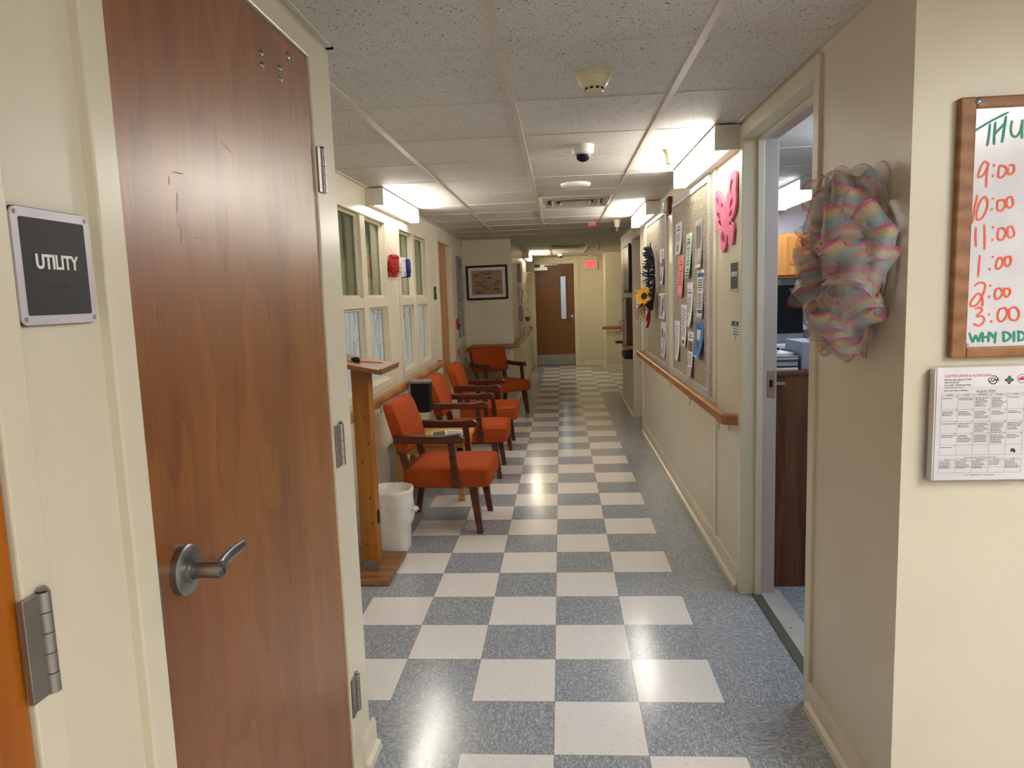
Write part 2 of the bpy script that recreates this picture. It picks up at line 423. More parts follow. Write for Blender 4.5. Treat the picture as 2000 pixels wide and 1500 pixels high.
def wall_seg(mb, face, thick, a0, a1, z1, openings, axis='y'):
    # a wall across 'axis' from a0 to a1, one side at face, body towards face+thick
    lo, hi = min(face, face+thick), max(face, face+thick)
    def b(p, q, za, zb):
        if q-p < 1e-5 or zb-za < 1e-5: return
        mb.box(lo, hi, p, q, za, zb) if axis == 'y' else mb.box(p, q, lo, hi, za, zb)
    cur = a0
    for (oa, ob, za, zb) in sorted(openings):
        b(cur, oa, 0, z1); b(oa, ob, 0, za); b(oa, ob, zb, z1); cur = ob
    b(cur, a1, 0, z1); return mb

# ---------------------------------------------------------------- the setting
fl = struct('floor', MB().box(-3.2, 3.6, -4.8, 15.2, -.05, 0), M_floor, 'grey and cream checkerboard vinyl tile floor of the corridor')
ce = struct('ceiling', MB().box(-3.2, 3.6, -4.8, 15.2, ZC, ZC+.05), M_ceil, 'suspended ceiling of pinhole mineral tiles over the corridor')
gx, gy, gs = -.1097, .1252, .6096
mb = MB()
for i in range(-2, 6):
    x = gx+gs*i
    if x < .9 or x > 1.1: mb.box(x-.012, x+.012, -4.7, 15, ZC-.004, ZC+.001)
obj('ceiling_main_tee', mb, M_offwhite, ce)
mb = MB()
for j in range(-7, 25): mb.box(-1.3, 3.4, gy+gs*j-.0025, gy+gs*j+.0025, ZC-.0025, ZC+.001)
obj('ceiling_cross_tee', mb, M_offwhite, ce)

XR, XL, XC, XF, YJ, YE, YW = .9, -.615, -1.222, -.585, 7.42, 12.6, -.327
D1, D2 = (-1.08, -.175, 0, 2.128), (-2.28, -1.362, 0, 2.128)
struct('wall_left', wall_seg(MB(), XL, -.11, -4.6, .02, ZC, [D1, D2]), M_wall, 'cream wall with the two wood doors, nearest on the left')
mb = MB().box(XC-.1, XL-.11, -.09, .02, 0, ZC)
struct('wall_return', mb, M_wall, 'short cream return wall behind the utility door')
W1 = [(1.96, 2.47), (2.585, 3.10)]; W2 = [(3.565, 4.085), (4.19, 4.69)]
D3 = (5.37, 6.31, 0, 2.09)
ops = [(a, b, .9, 1.425) for a, b in W1+W2]
mb = wall_seg(MB(), XC, -.1, .02, YJ+.1, ZC, [(W1[0][0], W1[1][1], .9, 2.03), (W2[0][0], W2[1][1], .9, 2.03), D3])
struct('wall_corridor', mb, M_wall, 'cream corridor wall with the windows behind the orange chairs')
struct('wall_jog', MB().box(XC, XF-.1, YJ, YJ+.1, 0, ZC), M_wall, 'cream wall that carries the framed script picture')
struct('wall_far', MB().box(XF-.1, XF, YJ, YE+.1, 0, ZC), M_wall, 'cream far corridor wall with hanging pockets')
D5 = (-.476, .355, 0, 2.10)
struct('wall_end', wall_seg(MB(), YE, .1, XF, 1.0, ZC, [D5], 'x'), M_wall, 'cream end wall with the brown exit door')
D6, D4 = (.315, 1.24, 0, 2.15), (5.39, 6.28, 0, 2.08)
struct('wall_right', wall_seg(MB(), XR, .13, YW, 7.9, ZC, [D6, D4]), M_wall, 'cream corridor wall with bulletin boards and wreath')
struct('wall_lobby', MB().box(XR+.13, 3.4, YW, YW+.1, 0, ZC), M_wall, 'cream lobby wall that carries the whiteboard')
mb = MB().box(XR, XR+.1, 11.5, YE, 0, ZC); mb.box(XR+.1, 2.5, 11.5, 11.6, 0, ZC)
struct('wall_pier', mb, M_wall, 'cream wall stub beside the exit door with short handrail')
mb = MB().box(XR+.13, 2.5, 7.8, 7.9, 0, ZC); mb.box(2.5, 2.6, 7.8, 11.6, 0, ZC)
struct('wall_side', mb, M_wall, 'cream walls of the side corridor near the exit door')
mb = MB().box(-.9, 3.5, -4.7, -4.6, 0, ZC); mb.box(3.4, 3.5, -4.6, YW, 0, ZC)
struct('wall_back', mb, M_wall, 'cream lobby walls behind the camera')
mb = MB().box(XR+.13, 3.4, 4.55, 4.65, 0, ZC); mb.box(3.4, 3.5, YW, 4.65, 0, ZC)
struct('wall_office', mb, M_offwall, 'pale office walls seen through the open doorway')
mb = MB().box(-3.1, -3.0, .9, 5.2, 0, ZC); mb.box(-3.1, XC-.1, .8, .9, 0, ZC); mb.box(-3.1, XC-.1, 5.2, 5.3, 0, ZC)
struct('wall_room', mb, M_wall, 'pale walls of the room behind the corridor windows')
mb = MB().box(-1.5, -1.4, YE+.1, 15, 0, ZC); mb.box(1.4, 1.5, YE+.1, 15, 0, ZC); mb.box(-1.5, 1.5, 15, 15.1, 0, ZC)
struct('wall_entry', mb, M_offwall, 'pale walls of the entry beyond the exit door')

def base(name, path, label, h=.1):
    prof = [(0, 0), (0, h), (.007, h), (.013, h-.012), (.013, .03), (.026, .022), (.028, 0)]
    return struct(name, MB().sweep(path, [(o, z) for o, z in prof]), M_trim, label, smooth=40)
# offsets run to the right of the path's direction
base('baseboard_right', [(XR, D6[1]+.05, 0), (XR, D4[0]-.06, 0)][::-1], 'cream baseboard under the bulletin boards')
base('baseboard_near', [(XR, YW, 0), (XR, D6[0]-.045, 0)][::-1], 'cream baseboard under the ribbon wreath')
base('baseboard_pier', [(XR, 7.9, 0), (XR, D4[1]+.05, 0)], 'cream baseboard below the wall television')
base('baseboard_corridor', [(XC, .02, 0), (XC, 5.24, 0)], 'cream baseboard behind the orange chairs')
base('baseboard_jog', [(XC, 6.46, 0), (XC, YJ, 0), (XF, YJ, 0), (XF, YE, 0)], 'cream baseboard along the picture wall and far wall')
base('baseboard_end', [(.51, YE, 0), (XR, YE, 0), (XR, 11.5, 0), (2.5, 11.5, 0)], 'cream baseboard by the exit sign wall')
base('baseboard_left', [(XL+.014, -.10, 0), (XL+.014, .034, 0)], 'chipped cream baseboard end by the utility door', .105)
base('baseboard_lobby', [(XR, YW, 0), (3.4, YW, 0)], 'cream baseboard below the whiteboard wall')
mb = MB()
for (x0, x1, y0, y1) in ((XC, XC+.02, .02, YJ), (XC, XF, YJ-.02, YJ), (XF, XF+.02, YJ-.02, YE), (XR-.02, XR, YW, 7.9), (XL, XL+.02, -4.6, .04), (XL-.6, XL+.02, .02, .04), (XF, XR, YE-.02, YE), (XR-.02, 2.5, 11.48, 11.5), (XR-.02, 3.4, YW-.02, YW)):
    mb.box(x0, x1, y0, y1, ZC-.006, ZC)
struct('trim_1', mb, M_offwhite, 'thin off-white ceiling edge angle along the walls')

# door sets -----------------------------------------------------------------
def hinge(parent, x, y, z0, z1, sx, leaf_y):
    mb = MB()
    n = 5; h = (z1-z0)/n
    for i in range(n): mb.cyl((x, y, z0+h*i+.0006), (x, y, z0+h*(i+1)-.0006), .0085, 14)
    mb.lathe([(.004, 0), (.0075, .002), (.004, .006)], Matrix.Translation((x, y, z1)), 12)
    hg = obj('hinge', mb, M_hinge, parent, smooth=40)
    m2 = MB(); m2.box(min(x, x-sx*.007)-.0, max(x, x-sx*.007), min(y, leaf_y), max(y, leaf_y), z0, z1)
    obj('hinge_leaf', m2, M_hinge, hg, bevel=.001)
    return hg
def lever(parent, M, flip=1, cyl=True):
    """lever set built on a plane: local x along the lever, y up, z out of the door"""
    g = obj('lever_handle', MB().lathe([(.0435, 0), (.0435, .012), (.040, .0145), (.0225, .0165), (.0215, .021), (.017, .022), (.0165, .027)], M, 40), M_steel, parent, smooth=35)
    mb = MB().cyl(M @ Vector((0, 0, .026)), M @ Vector((0, 0, .072)), .0145, 28)
    obj('lever_neck', mb, M_steel, g, smooth=35)
    rings = []
    for i in range(13):
        t = i/12; x = (-.006+.098*t)*flip; z = .064-.012*t+.016*t*t; hy = .0142*(1-.25*t); hz = .0068*(1-.35*t)+.003*(1-t)**4
        c = Vector((x, .002*math.sin(t*3), z))
        rings.append([M @ (c+Vector((0, hy*math.cos(a), hz*math.sin(a)))) for a in [2*PI*k/16 for k in range(16)]])
    obj('lever_arm', MB().rings(rings), M_steel, g, smooth=50)
    if cyl:
        obj('key_cylinder', MB().lathe([(.0105, .071), (.0105, .0745), (.008, .0745), (.008, .0735)], M, 20), M_steel, g, smooth=35)
        obj('keyhole', MB().box(-.001, .001, -.005, .004, .0734, .0742, M), M_black, g)
    return g

d1 = sroot('door_1', 'cherry veneer utility door with steel lever handle', (-.605, -.63, 0))
obj('door_slab', MB().box(-.648, -.6045, D1[0]+.003, D1[1]-.003, .008, D1[3]-.003), M_utility, d1, bevel=.0015)
mb = MB(); f0, f1 = -.7, -.598
mb.box(f0, f1, -1.138, D1[0], 0, 2.19); mb.box(f0, f1, D1[1], -.005, 0, 2.19); mb.box(f0, f1, D1[0], D1[1], D1[3], 2.19)
obj('door_frame', mb, M_trim, d1, bevel=.003)
for z0, z1 in ((1.776, 1.897), (.999, 1.122), (.228, .347)): hinge(d1, -.592, -.125-.012*(z1 > 1.5), z0, z1, 1, -.172)
lever(d1, frame((-.6045, -1.0, 1.025), (0, 1, .13), (0, -.13, 1)))
obj('latch_plate', MB().box(-.612, -.5965, D1[0]-.002, D1[0]+.001, .955, 1.075), M_steel, d1)
for y, z in ((-.488, 2.038), (-.487, 2.013), (-.319, 2.085), (-.380, 2.038), (-.379, 2.013)):
    r = .011 if z > 2.08 else .0085
    obj('bolt_cap', MB().lathe([(r, 0), (r*.92, .002), (r*.55, .004), (.001, .0046)], on_l(-.6045, y, z), 18), M_steel, d1, smooth=60)
mb = MB()
for (y, z, a, l_) in ((-.898, 1.708, 4, .036), (-.93, 1.69, 88, .014), (-.91, 1.655, 80, .035), (-.905, 1.60, 76, .03), (-.878, 1.612, 2, .028), (-.85, 1.60, 3, .03), (-.70, 1.79, -18, .04), (-.50, 1.735, -25, .02)):
    mb.box(-l_/2, l_/2, -.001, .001, 0, .0002, on_l(-.6044, y, z) @ Matrix.Rotation(R(a), 4, 'Z'))
obj('scuff_mark', mb, M_pine, d1)
d2 = sroot('door_2', 'orange varnished door at the edge beside the UTILITY sign', (-.605, -1.8, 0))
obj('door_slab', MB().box(-.648, -.6045, D2[0]+.003, D2[1]-.003, .008, D2[3]-.003), M_orange_door, d2, bevel=.0015)
mb = MB(); mb.box(f0, f1, D2[1], -1.312, 0, 2.19); mb.box(f0, f1, -2.33, D2[0], 0, 2.19); mb.box(f0, f1, D2[0], D2[1], D2[3], 2.19)
obj('door_frame', mb, M_trim, d2, bevel=.003)
for z0, z1 in ((1.0, 1.132), (1.78, 1.9), (.228, .347)): hinge(d2, -.591, -1.338, z0, z1, 1, -1.372)
d3 = sroot('door_3', 'tan door recessed in the corridor wall past the windows', (XC, 5.84, 0))
obj('door_slab', MB().box(XC-.095, XC-.055, D3[0]+.02, D3[1]-.02, .008, D3[3]-.02), M_tan_door, d3)
mb = MB()
for a, b in ((D3[0]-.07, D3[0]+.02), (D3[1]-.02, D3[1]+.07)): mb.box(XC-.1, XC+.012, a, b, 0, D3[3]+.06)
mb.box(XC-.1, XC+.012, D3[0]+.02, D3[1]-.02, D3[3]-.02, D3[3]+.06)
obj('door_frame', mb, M_trim, d3, bevel=.003)
d4 = sroot('door_4', 'recessed doorway past the second bulletin board', (XR, 5.83, 0))
obj('door_slab', MB().box(XR+.085, XR+.125, D4[0]+.02, D4[1]-.02, .008, D4[3]-.02), M_tan_door, d4)
mb = MB()
for a, b in ((D4[0]-.05, D4[0]+.02), (D4[1]-.02, D4[1]+.05)): mb.box(XR-.012, XR+.13, a, b, 0, D4[3]+.05)
mb.box(XR-.012, XR+.13, D4[0]+.02, D4[1]-.02, D4[3]-.02, D4[3]+.05)
obj('door_frame', mb, M_trim, d4, bevel=.003)
# end door with vision panel
d5 = sroot('door_5', 'brown exit door with narrow glass panel and kick plate', (-.06, YE, 0))
vp = (.064, .164, .97, 1.83)
mb = wall_seg(MB(), YE+.01, .045, D5[0]+.02, D5[1]-.02, D5[3]-.02, [(vp[0], vp[1], vp[2], vp[3])], 'x')
obj('door_slab', mb, M_end_door, d5)
obj('vision_panel', MB().box(vp[0], vp[1], YE+.03, YE+.036, vp[2], vp[3]), M_glass, d5)
mb = MB()
for a in ((vp[0]-.035, vp[0], vp[2]-.035, vp[3]+.035), (vp[1], vp[1]+.035, vp[2]-.035, vp[3]+.035), (vp[0], vp[1], vp[3], vp[3]+.035), (vp[0], vp[1], vp[2]-.035, vp[2])):
    mb.box(a[0], a[1], YE-.003, YE+.011, a[2], a[3])
obj('panel_bead', mb, M_end_door, d5, bevel=.004)
obj('kick_plate', MB().box(D5[0]+.03, D5[1]-.025, YE+.006, YE+.0105, .02, .235), M_steel, d5)
obj('door_sweep', MB().box(D5[0]+.02, D5[1]-.02, YE+.002, YE+.012, .004, .02), M_black, d5)
lever(d5, frame((.30, YE+.01, 1.0), (1, 0, 0), (0, 0, 1)), flip=-1, cyl=False)
cl = obj('door_closer', MB().box(-.47, -.19, YE-.045, YE+.01, 1.955, 2.03), M_steel, d5, bevel=.006)
mb = MB(); mb.box(-.3, .02, YE-.05, YE-.035, 2.058, 2.072); mb.box(-.34, -.26, YE-.06, YE-.02, 2.03, 2.075)
obj('closer_arm', mb, M_steel, cl)
mb = MB()
for a, b in ((D5[0]-.06, D5[0]+.02), (D5[1]-.02, D5[1]+.09)): mb.box(a, b, YE-.014, YE+.1, 0, D5[3]+.07)
mb.box(D5[0]+.02, D5[1]-.02, YE-.014, YE+.1, D5[3]-.02, D5[3]+.07)
obj('door_frame', mb, M_trim, d5, bevel=.003)
mb = MB().box(D5[0]-.01, D5[1]+.02, YE-.06, YE+.06, 0, .006)
obj('door_sill', mb, M_alu, d5)
# office doorway
d6 = sroot('door_6', 'open office doorway with cream frame beside the ribbon wreath', (XR, .78, 0))
mb = MB(); zt = D6[3]
mb.box(XR-.012, XR+.085, D6[1]-.008, D6[1]+.045, 0, zt+.05); mb.box(XR-.012, XR+.085, D6[0]-.045, D6[0]+.008, 0, zt+.05)
mb.box(XR-.012, XR+.085, D6[0]+.008, D6[1]-.008, zt-.01, zt+.05)
mb.box(XR+.055, XR+.085, D6[1]-.022, D6[1]-.008, 0, zt-.01); mb.box(XR+.055, XR+.085, D6[0]+.008, D6[0]+.022, 0, zt-.01); mb.box(XR+.055, XR+.085, D6[0]+.022, D6[1]-.022, zt-.024, zt-.01)
obj('door_frame', mb, M_trim, d6, bevel=.003)
mb = MB(); mb.box(XR+.085, XR+.148, D6[1]-.016, D6[1]+.04, 0, zt+.04); mb.box(XR+.085, XR+.148, D6[0]-.04, D6[0]+.016, 0, zt+.04); mb.box(XR+.085, XR+.148, D6[0]+.016, D6[1]-.016, zt-.018, zt+.04)
obj('inner_jamb', mb, M_lav, d6, bevel=.002, label='pale lilac inner jamb')
sp = obj('strike_plate', MB().box(XR+.105, XR+.142, D6[1]-.0185, D6[1]-.0155, .965, 1.09), M_bronze, d6, bevel=.0008)
obj('strike_hole', MB().box(XR+.115, XR+.13, D6[1]-.0192, D6[1]-.018, 1.012, 1.046), M_black, sp)
mb = MB()
for z in (.977, 1.078): mb.cyl((XR+.12, D6[1]-.0195, z), (XR+.12, D6[1]-.018, z), .003, 10)
obj('strike_screw', mb, M_hinge, sp)
mb = MB(); mb.box(XR+.085, XR+.15, D6[0]+.01, D6[1]-.01, 0, .012); mb.box(XR+.15, XR+.185, D6[0]-.03, D6[1]+.03, 0, .008)
th = obj('threshold', mb, M_alu, d6, bevel=.003)
obj('threshold_edge', MB().box(XR+.045, XR+.085, D6[0]+.01, D6[1]-.01, 0, .006), M_dkstrip, d6)
mb = MB()
for y in (.62, .86, 1.1): mb.cyl((XR+.115, y, .0115), (XR+.115, y, .0128), .005, 10)
obj('threshold_screw', mb, M_hinge, th)

# corridor windows -------------------------------------------------------------
def window(name, label, W, seed):
    ya, yb = W[0][0], W[1][1]
    w_ = sroot(name, label, (XC, (ya+yb)/2, .85)); rnd = random.Random(seed)
    mb = MB(); z0, z1 = .9, 2.03; t = .065
    mb.box(XC-.002, XC+.012, ya-t, ya, z0-.05, z1+t); mb.box(XC-.002, XC+.012, yb, yb+t, z0-.05, z1+t)
    mb.box(XC-.002, XC+.012, ya, yb, z1, z1+t); mb.box(XC-.002, XC+.012, ya, yb, z0-.05, z0)
    mb.box(XC-.1, XC+.004, W[0][1], W[1][0], z0, z1)                       # mullion
    mb.box(XC-.1, XC+.002, ya, W[0][1], 1.425, 1.495); mb.box(XC-.1, XC+.002, W[1][0], yb, 1.425, 1.495)
    obj('window_frame', mb, M_trim, w_, bevel=.003)
    mb = MB()
    for a, b in W:
        for za, zb in ((z0, 1.425), (1.495, z1)):
            s = .016; x0, x1 = XC-.04, XC-.024
            mb.box(x0, x1, a, a+s, za, zb); mb.box(x0, x1, b-s, b, za, zb); mb.box(x0, x1, a+s, b-s, za, za+s); mb.box(x0, x1, a+s, b-s, zb-s, zb)
    obj('glazing_bead', mb, M_trim, w_, bevel=.002)
    for a, b in W:
        obj('upper_pane', MB().box(XC-.048, XC-.042, a, b, 1.495, z1), M_glass, w_)
        p = obj('lower_pane', MB().box(XC-.048, XC-.042, a, b, z0, 1.425), M_film, w_, label='pane with pale frosted film and twig print')
        tw, pk, lf = MB(), MB(), MB()
        def br(y, z, ang, L, r, d):
            pts = [(XC-.0415, y, z)]
            for k in range(5):
                ang += rnd.uniform(-.3, .3); y += math.sin(ang)*L/5; z += math.cos(ang)*L/5
                if not (a+.02 < y < b-.02 and z0+.02 < z < 1.405): break
                pts.append((XC-.0415, y, z))
                if d and rnd.random() < .5: br(y, z, ang+rnd.choice((-1, 1))*rnd.uniform(.4, .9), L*.55, r*.7, d-1)
                if rnd.random() < .12: lf.ball((XC-.0415, y, z), .008, 8, 5, (.1, .7, 1.6))
                if rnd.random() < .05: pk.tube([(XC-.0414, y, z), (XC-.0414, y+rnd.uniform(-.02, .02), z+.05)], .0022, 4)
            if len(pts) > 1: tw.tube(pts, r, 4)
        for k in range(4): br(rnd.uniform(a+.05, b-.05), rnd.uniform(z0+.03, z0+.2), rnd.uniform(-.5, .5), rnd.uniform(.24, .4), .0013, 2 if k < 2 else 1)
        obj('twig_print', tw, M_twig, p)
        if len(pk.bm.verts): obj('bud_print', pk, M_twigp, p)
        if len(lf.bm.verts): obj('leaf_print', lf, M_twigb, p)
    return w_
window('window_1', 'four-pane corridor window behind the lectern', W1, 3)
window('window_2', 'four-pane corridor window behind the farther chairs', W2, 8)

# ---------------------------------------------------------------- chairs
def make_chair():
    t = thing('armchair', '-', 'chair')
    # seat cushion: domed box
    def ring(z, sx0, sx1, sy, r=.035, n=5):
        pts = []
        for cx, cy, a0 in ((sx1-r, sy-r, 0), (sx0+r, sy-r, 90), (sx0+r, -sy+r, 180), (sx1-r, -sy+r, 270)):
            for k in range(n): a = R(a0+90*k/(n-1)); pts.append(Vector((cx+r*math.cos(a), cy+r*math.sin(a), z)))
        return pts
    mb = MB()
    prof = [(.300, .012), (.304, .003), (.33, 0), (.395, 0), (.412, .006), (.424, .025), (.434, .07), (.440, .13), (.443, .19)]
    rs = [ring(z, -.245+i*.9, .298-i, .255-i*.9, max(.03-i*.05, .012)) for z, i in prof]
    obj('seat', mb.rings(rs), M_fab, t, smooth=50)
    mb = MB(); mb.tube([(p.x, p.y, p.z) for p in ring(.405, -.243, .297, .2535)]+[(.297, .2235, .405)], .0035, 6)
    obj('seat_piping', mb, M_fab, t, smooth=60)
    # back cushion, leaning
    def bk(z, f, b, sy, r=.03):
        return [Vector((f, sy-r, z)), Vector((f-.012, sy, z)), Vector((b+.012, sy, z)), Vector((b, sy-r, z)), Vector((b, -sy+r, z)), Vector((b+.012, -sy, z)), Vector((f-.012, -sy, z)), Vector((f, -sy+r, z))]
    mb = MB(); rs = []
    for k, (tt, ins) in enumerate([(0, .03), (.03, .008), (.1, 0), (.3, 0), (.55, 0), (.8, 0), (.93, .002), (.98, .01), (1, .03)]):
        z = .515+.315*tt; f = -.2-.088*tt+.012*math.sin(PI*tt); b = -.282-.088*tt
        rs.append(bk(z, f-ins*.8, b+ins*.8, .255-ins*.8))
    obj('backrest', mb.rings(rs), M_fab, t, smooth=60)
    for s in (-1, 1):
        mb = MB(); y = .213*s; y2 = .236*s
        a, b_ = .027, .0185
        mb.hexa([(.228-b_, y2-b_, 0), (.228+b_, y2-b_, 0), (.228+b_, y2+b_, 0), (.228-b_, y2+b_, 0)], [(.19-a, y-a, .305), (.19+a, y-a, .305), (.19+a, y+a, .305), (.19-a, y+a, .305)])
        obj('leg', mb, M_chairwood, t, bevel=.003)
        path = [(-.275, 0, .017), (-.248, .15, .021), (-.222, .305, .025), (-.222, .40, .025), (-.25, .50, .023), (-.283, .60, .02)]
        mb = MB(); mb.rings([[Vector((x-w_, y-.017, z)), Vector((x+w_, y-.017, z)), Vector((x+w_, y+.017, z)), Vector((x-w_, y+.017, z))] for x, z, w_ in path])
        obj('leg', mb, M_chairwood, t, bevel=.003)
        mb = MB(); ya = .268*s
        prof_ = [(-.288, .588), (-.288, .634), (-.27, .638), (.02, .632), (.11, .641), (.13, .640), (.152, .622), (.156, .6), (.15, .586), (.08, .583)]
        mb.prism([(x, ya-.025, z) for x, z in prof_], (0, .05, 0))
        obj('armrest', mb, M_chairwood, t, bevel=.006, seg=3)
        mb = MB(); yb = .270*s
        mb.hexa([(.072, yb-.015, .302), (.114, yb-.015, .302), (.114, yb+.015, .302), (.072, yb+.015, .302)], [(.05, yb-.017, .588), (.092, yb-.017, .588), (.092, yb+.017, .588), (.05, yb+.017, .588)])
        obj('arm_post', mb, M_chairwood, t, bevel=.004)
    mb = MB(); mb.box(-.235, .215, -.2, .2, .285, .302); obj('seat_rail', mb, M_chairwood, t)
    return t
def copy_tree(o, parent=None):
    c = o.copy(); C.objects.link(c)
    if parent: c.parent = parent
    for ch in list(o.children): copy_tree(ch, c)
    return c
ch0 = make_chair()
for i, (x, y, rz, lab) in enumerate([
        (-.70, 2.418, R(-2), 'orange armchair nearest the white bin and lectern, beside the end table'),
        (-.70, 3.76, R(0), 'orange armchair just past the end table, black wall box at its back'),
        (-.685, 4.81, R(0), 'third orange armchair along the window wall, beside the tan door'),
        (-.718, 6.80, R(-52), 'orange armchair angled under the framed script picture')]):
    c = ch0 if i == 0 else copy_tree(ch0)
    c.location = (x, y, 0); c.rotation_euler = (0, 0, rz); c['label'] = lab; c['group'] = 'orange armchairs along the corridor'

# ---------------------------------------------------------------- lectern, pencil, clip
t = thing('lectern', 'wooden lectern on a post with slanted top beside the window', 'lectern', (-1.01, 1.57, 0))
mb = MB(); mb.box(-1.155, -.868, 1.355, 1.785, .004, .032); obj('base', mb, M_lect, t, bevel=.003)
for x in (-1.13, -.9):
    for y in (1.385, 1.75): obj('foot_pad', MB().cyl((x, y, 0), (x, y, .006), .012, 10), M_black, t)
obj('post', MB().hexa([(-1.055, 1.53, .032), (-.965, 1.53, .032), (-.965, 1.62, .032), (-1.055, 1.62, .032)], [(-1.055, 1.53, 1.14), (-.965, 1.53, 1.105), (-.965, 1.62, 1.105), (-1.055, 1.62, 1.14)]), M_pine, t, bevel=.003)
mb = MB(); mb.box(-1.05, -.972, 1.500, 1.529, .032, .036); mb.box(-1.05, -.972, 1.526, 1.5305, .032, .075)
obj('angle_bracket', mb, M_hinge, t)
for z, x in ((.16, -1.03), (.42, -.99), (.62, -1.02), (.72, -.98), (.86, -.995), (.28, -.985)): obj('wood_knot', MB().ball((x, 1.5298, z), .0055, 8, 6, (1, .25, 1.5)), M_chairwood, t)
obj('side_clip', MB().box(-.965, -.958, 1.56, 1.59, .27, .34), M_blackmat, t)
TA = Matrix.Translation((-.855, 1.585, 1.098)) @ Matrix.Rotation(R(12), 4, 'Y')
obj('slanted_top', MB().box(-.36, 0, -.2, .19, 0, .024, TA), M_lect, t, bevel=.003)
obj('stop_lip', MB().box(-.014, .002, -.2, .19, .022, .033, TA), M_lect, t, bevel=.004)
mb = MB(); a, b = TA @ Vector((-.23, -.13, .0285)), TA @ Vector((-.07, .075, .0285))
t = thing('pencil', 'yellow pencil lying on the slanted lectern top', 'pencil', a)
obj('barrel', MB().cyl(a, b, .0042, 6), M_pencil, t)
d = (b-a).normalized()
obj('eraser', MB().cyl(a-d*.014, a, .004, 10), M_pinkp, t); obj('point', MB().cyl(b, b+d*.02, .004, 6, .0006), M_cream, t)
c = TA @ Vector((-.175, -.07, .038))
mb = MB(); mb.ball(c, .02, 12, 8, (1.1, .8, .7)); mb.box(-.022, .022, -.012, .012, -.014, .006, Matrix.Translation(c) @ TA.to_3x3().to_4x4())
t = thing('binder_clip', 'small black clip lying beside the pencil on the lectern', 'clip', c)
obj('clip_body', mb, M_blackmat, t, smooth=50)
mb = MB(); mb.tube([c+Vector((.01, .01, .01)), c+Vector((.03, .02, .012)), c+Vector((.032, .0, .012)), c+Vector((.01, -.006, .01))], .0018, 6); obj('clip_wire', mb, M_hinge, t)

# ---------------------------------------------------------------- bin
t = thing('trash_can', 'white plastic trash can with white liner behind the lectern', 'trash can', (-.975, 1.93, 0))
def sq(r, z, k=.0, seed=0, n=40, p=3.2):
    rd = random.Random(seed); o = []
    for i in range(n):
        a = 2*PI*i/n; cx, cy = math.cos(a), math.sin(a); q = (abs(cx)**p+abs(cy)**p)**(-1/p)
        rr_ = r*q*(1+k*rd.uniform(-1, 1)); o.append(Vector((-.975+cx*rr_*1.0, 1.93+cy*rr_, z+k*.12*rd.uniform(-1, 1))))
    return o
obj('bin_body', MB().rings([sq(.092, .004), (sq(.097, 0)), sq(.098, .012), sq(.112, .33)]), M_bin, t, smooth=50)
def bag(r, z, wr, sag, seed, n=72):
    rd = random.Random(seed); ph = [rd.uniform(0, 6.28) for _ in range(5)]; o = []
    for i in range(n):
        a = 2*PI*i/n; cx, cy = math.cos(a), math.sin(a); q = (abs(cx)**3+abs(cy)**3)**(-1/3)
        w_ = sum(math.sin(k*a+p)/(k**.5) for k, p in zip((5, 9, 14, 21, 31), ph))*wr
        side = max(0, math.cos(a+.35))**3                       # slack gathered on the corridor side
        o.append(Vector((-.975+cx*(r*q+w_+side*sag), 1.93+cy*(r*q+w_+side*sag*.6), z+w_*1.2-.03*side*(1 if z < .3 else 0))))
    return o
rs = [bag(.104, .15, .0012, 0, 1), bag(.1075, .18, .0012, .006, 1), bag(.109, .21, .0018, .024, 2), bag(.111, .24, .0018, .03, 2), bag(.113, .262, .0016, .016, 4), bag(.115, .285, .0016, .022, 4), bag(.117, .31, .0014, .012, 6), bag(.1195, .335, .0012, .012, 7), bag(.124, .355, .001, .010, 8), bag(.122, .366, .0006, .007, 9), bag(.117, .369, .0006, .005, 10), bag(.113, .355, .001, 0, 11), bag(.106, .27, .003, 0, 12), bag(.10, .15, .004, 0, 13), bag(.02, .1, .004, 0, 14)]
obj('bin_liner', MB().rings(rs, cap=False), M_bag, t, smooth=70)
mb = MB(); rd = random.Random(5); p0 = Vector((-.835, 1.88, .262))
mb.sheet(8, 5, lambda u, v: p0+Vector((-.02+.05*u+.008*math.sin(9*v+4*u), .03*(v-.5)*(1-.5*u)+.006*math.sin(11*u), .035*(v-.5)*(1-.3*u)-.012*u*u+.008*math.sin(7*v+6*u))))
obj('liner_knot', mb, M_bag, t, smooth=80)

# ---------------------------------------------------------------- end table, magazine, wall box
t = thing('end_table', 'light oak end table between the first two orange armchairs', 'table', (-.91, 3.11, 0))
obj('table_top', MB().box(-1.18, -.645, 2.86, 3.37, .425, .455), M_oakt, t, bevel=.003)
obj('apron', MB().box(-1.165, -.665, 2.88, 3.35, .355, .425), M_oakt, t)
for x in (-1.16, -.72):
    for y in (2.88, 3.31): obj('leg', MB().box(x, x+.045, y, y+.045, 0, .4), M_oakt, t, bevel=.002)
t = thing('magazine', 'open glossy magazine lying on the oak end table', 'magazine', (-.8, 3.08, .456))
mm = Matrix.Translation((-.80, 3.07, .456)) @ Matrix.Rotation(R(12), 4, 'Z')
obj('page_block', MB().box(-.13, .12, -.1, .1, 0, .008, mm), M_ink, t)
mb = MB(); mb.sheet(8, 2, lambda u, v: mm @ Vector((-.13+.25*u, -.1+.2*v, .0085+.012*math.sin(PI*u)))); cov = obj('cover', mb, M_paper, t, smooth=60)
mb = MB(); mb.sheet(4, 2, lambda u, v: mm @ Vector((-.12+.09*u, -.09+.17*v, .0095+.012*math.sin(PI*(.04+.36*u))))); obj('cover_picture', mb, M_olive, cov)
mb = MB()
for k in range(6): mb.sheet(3, 1, lambda u, v, k=k: mm @ Vector((-.015+.12*u, -.08+.026*k+.012*v, .0097+.012*math.sin(PI*(.46+.48*u)))))
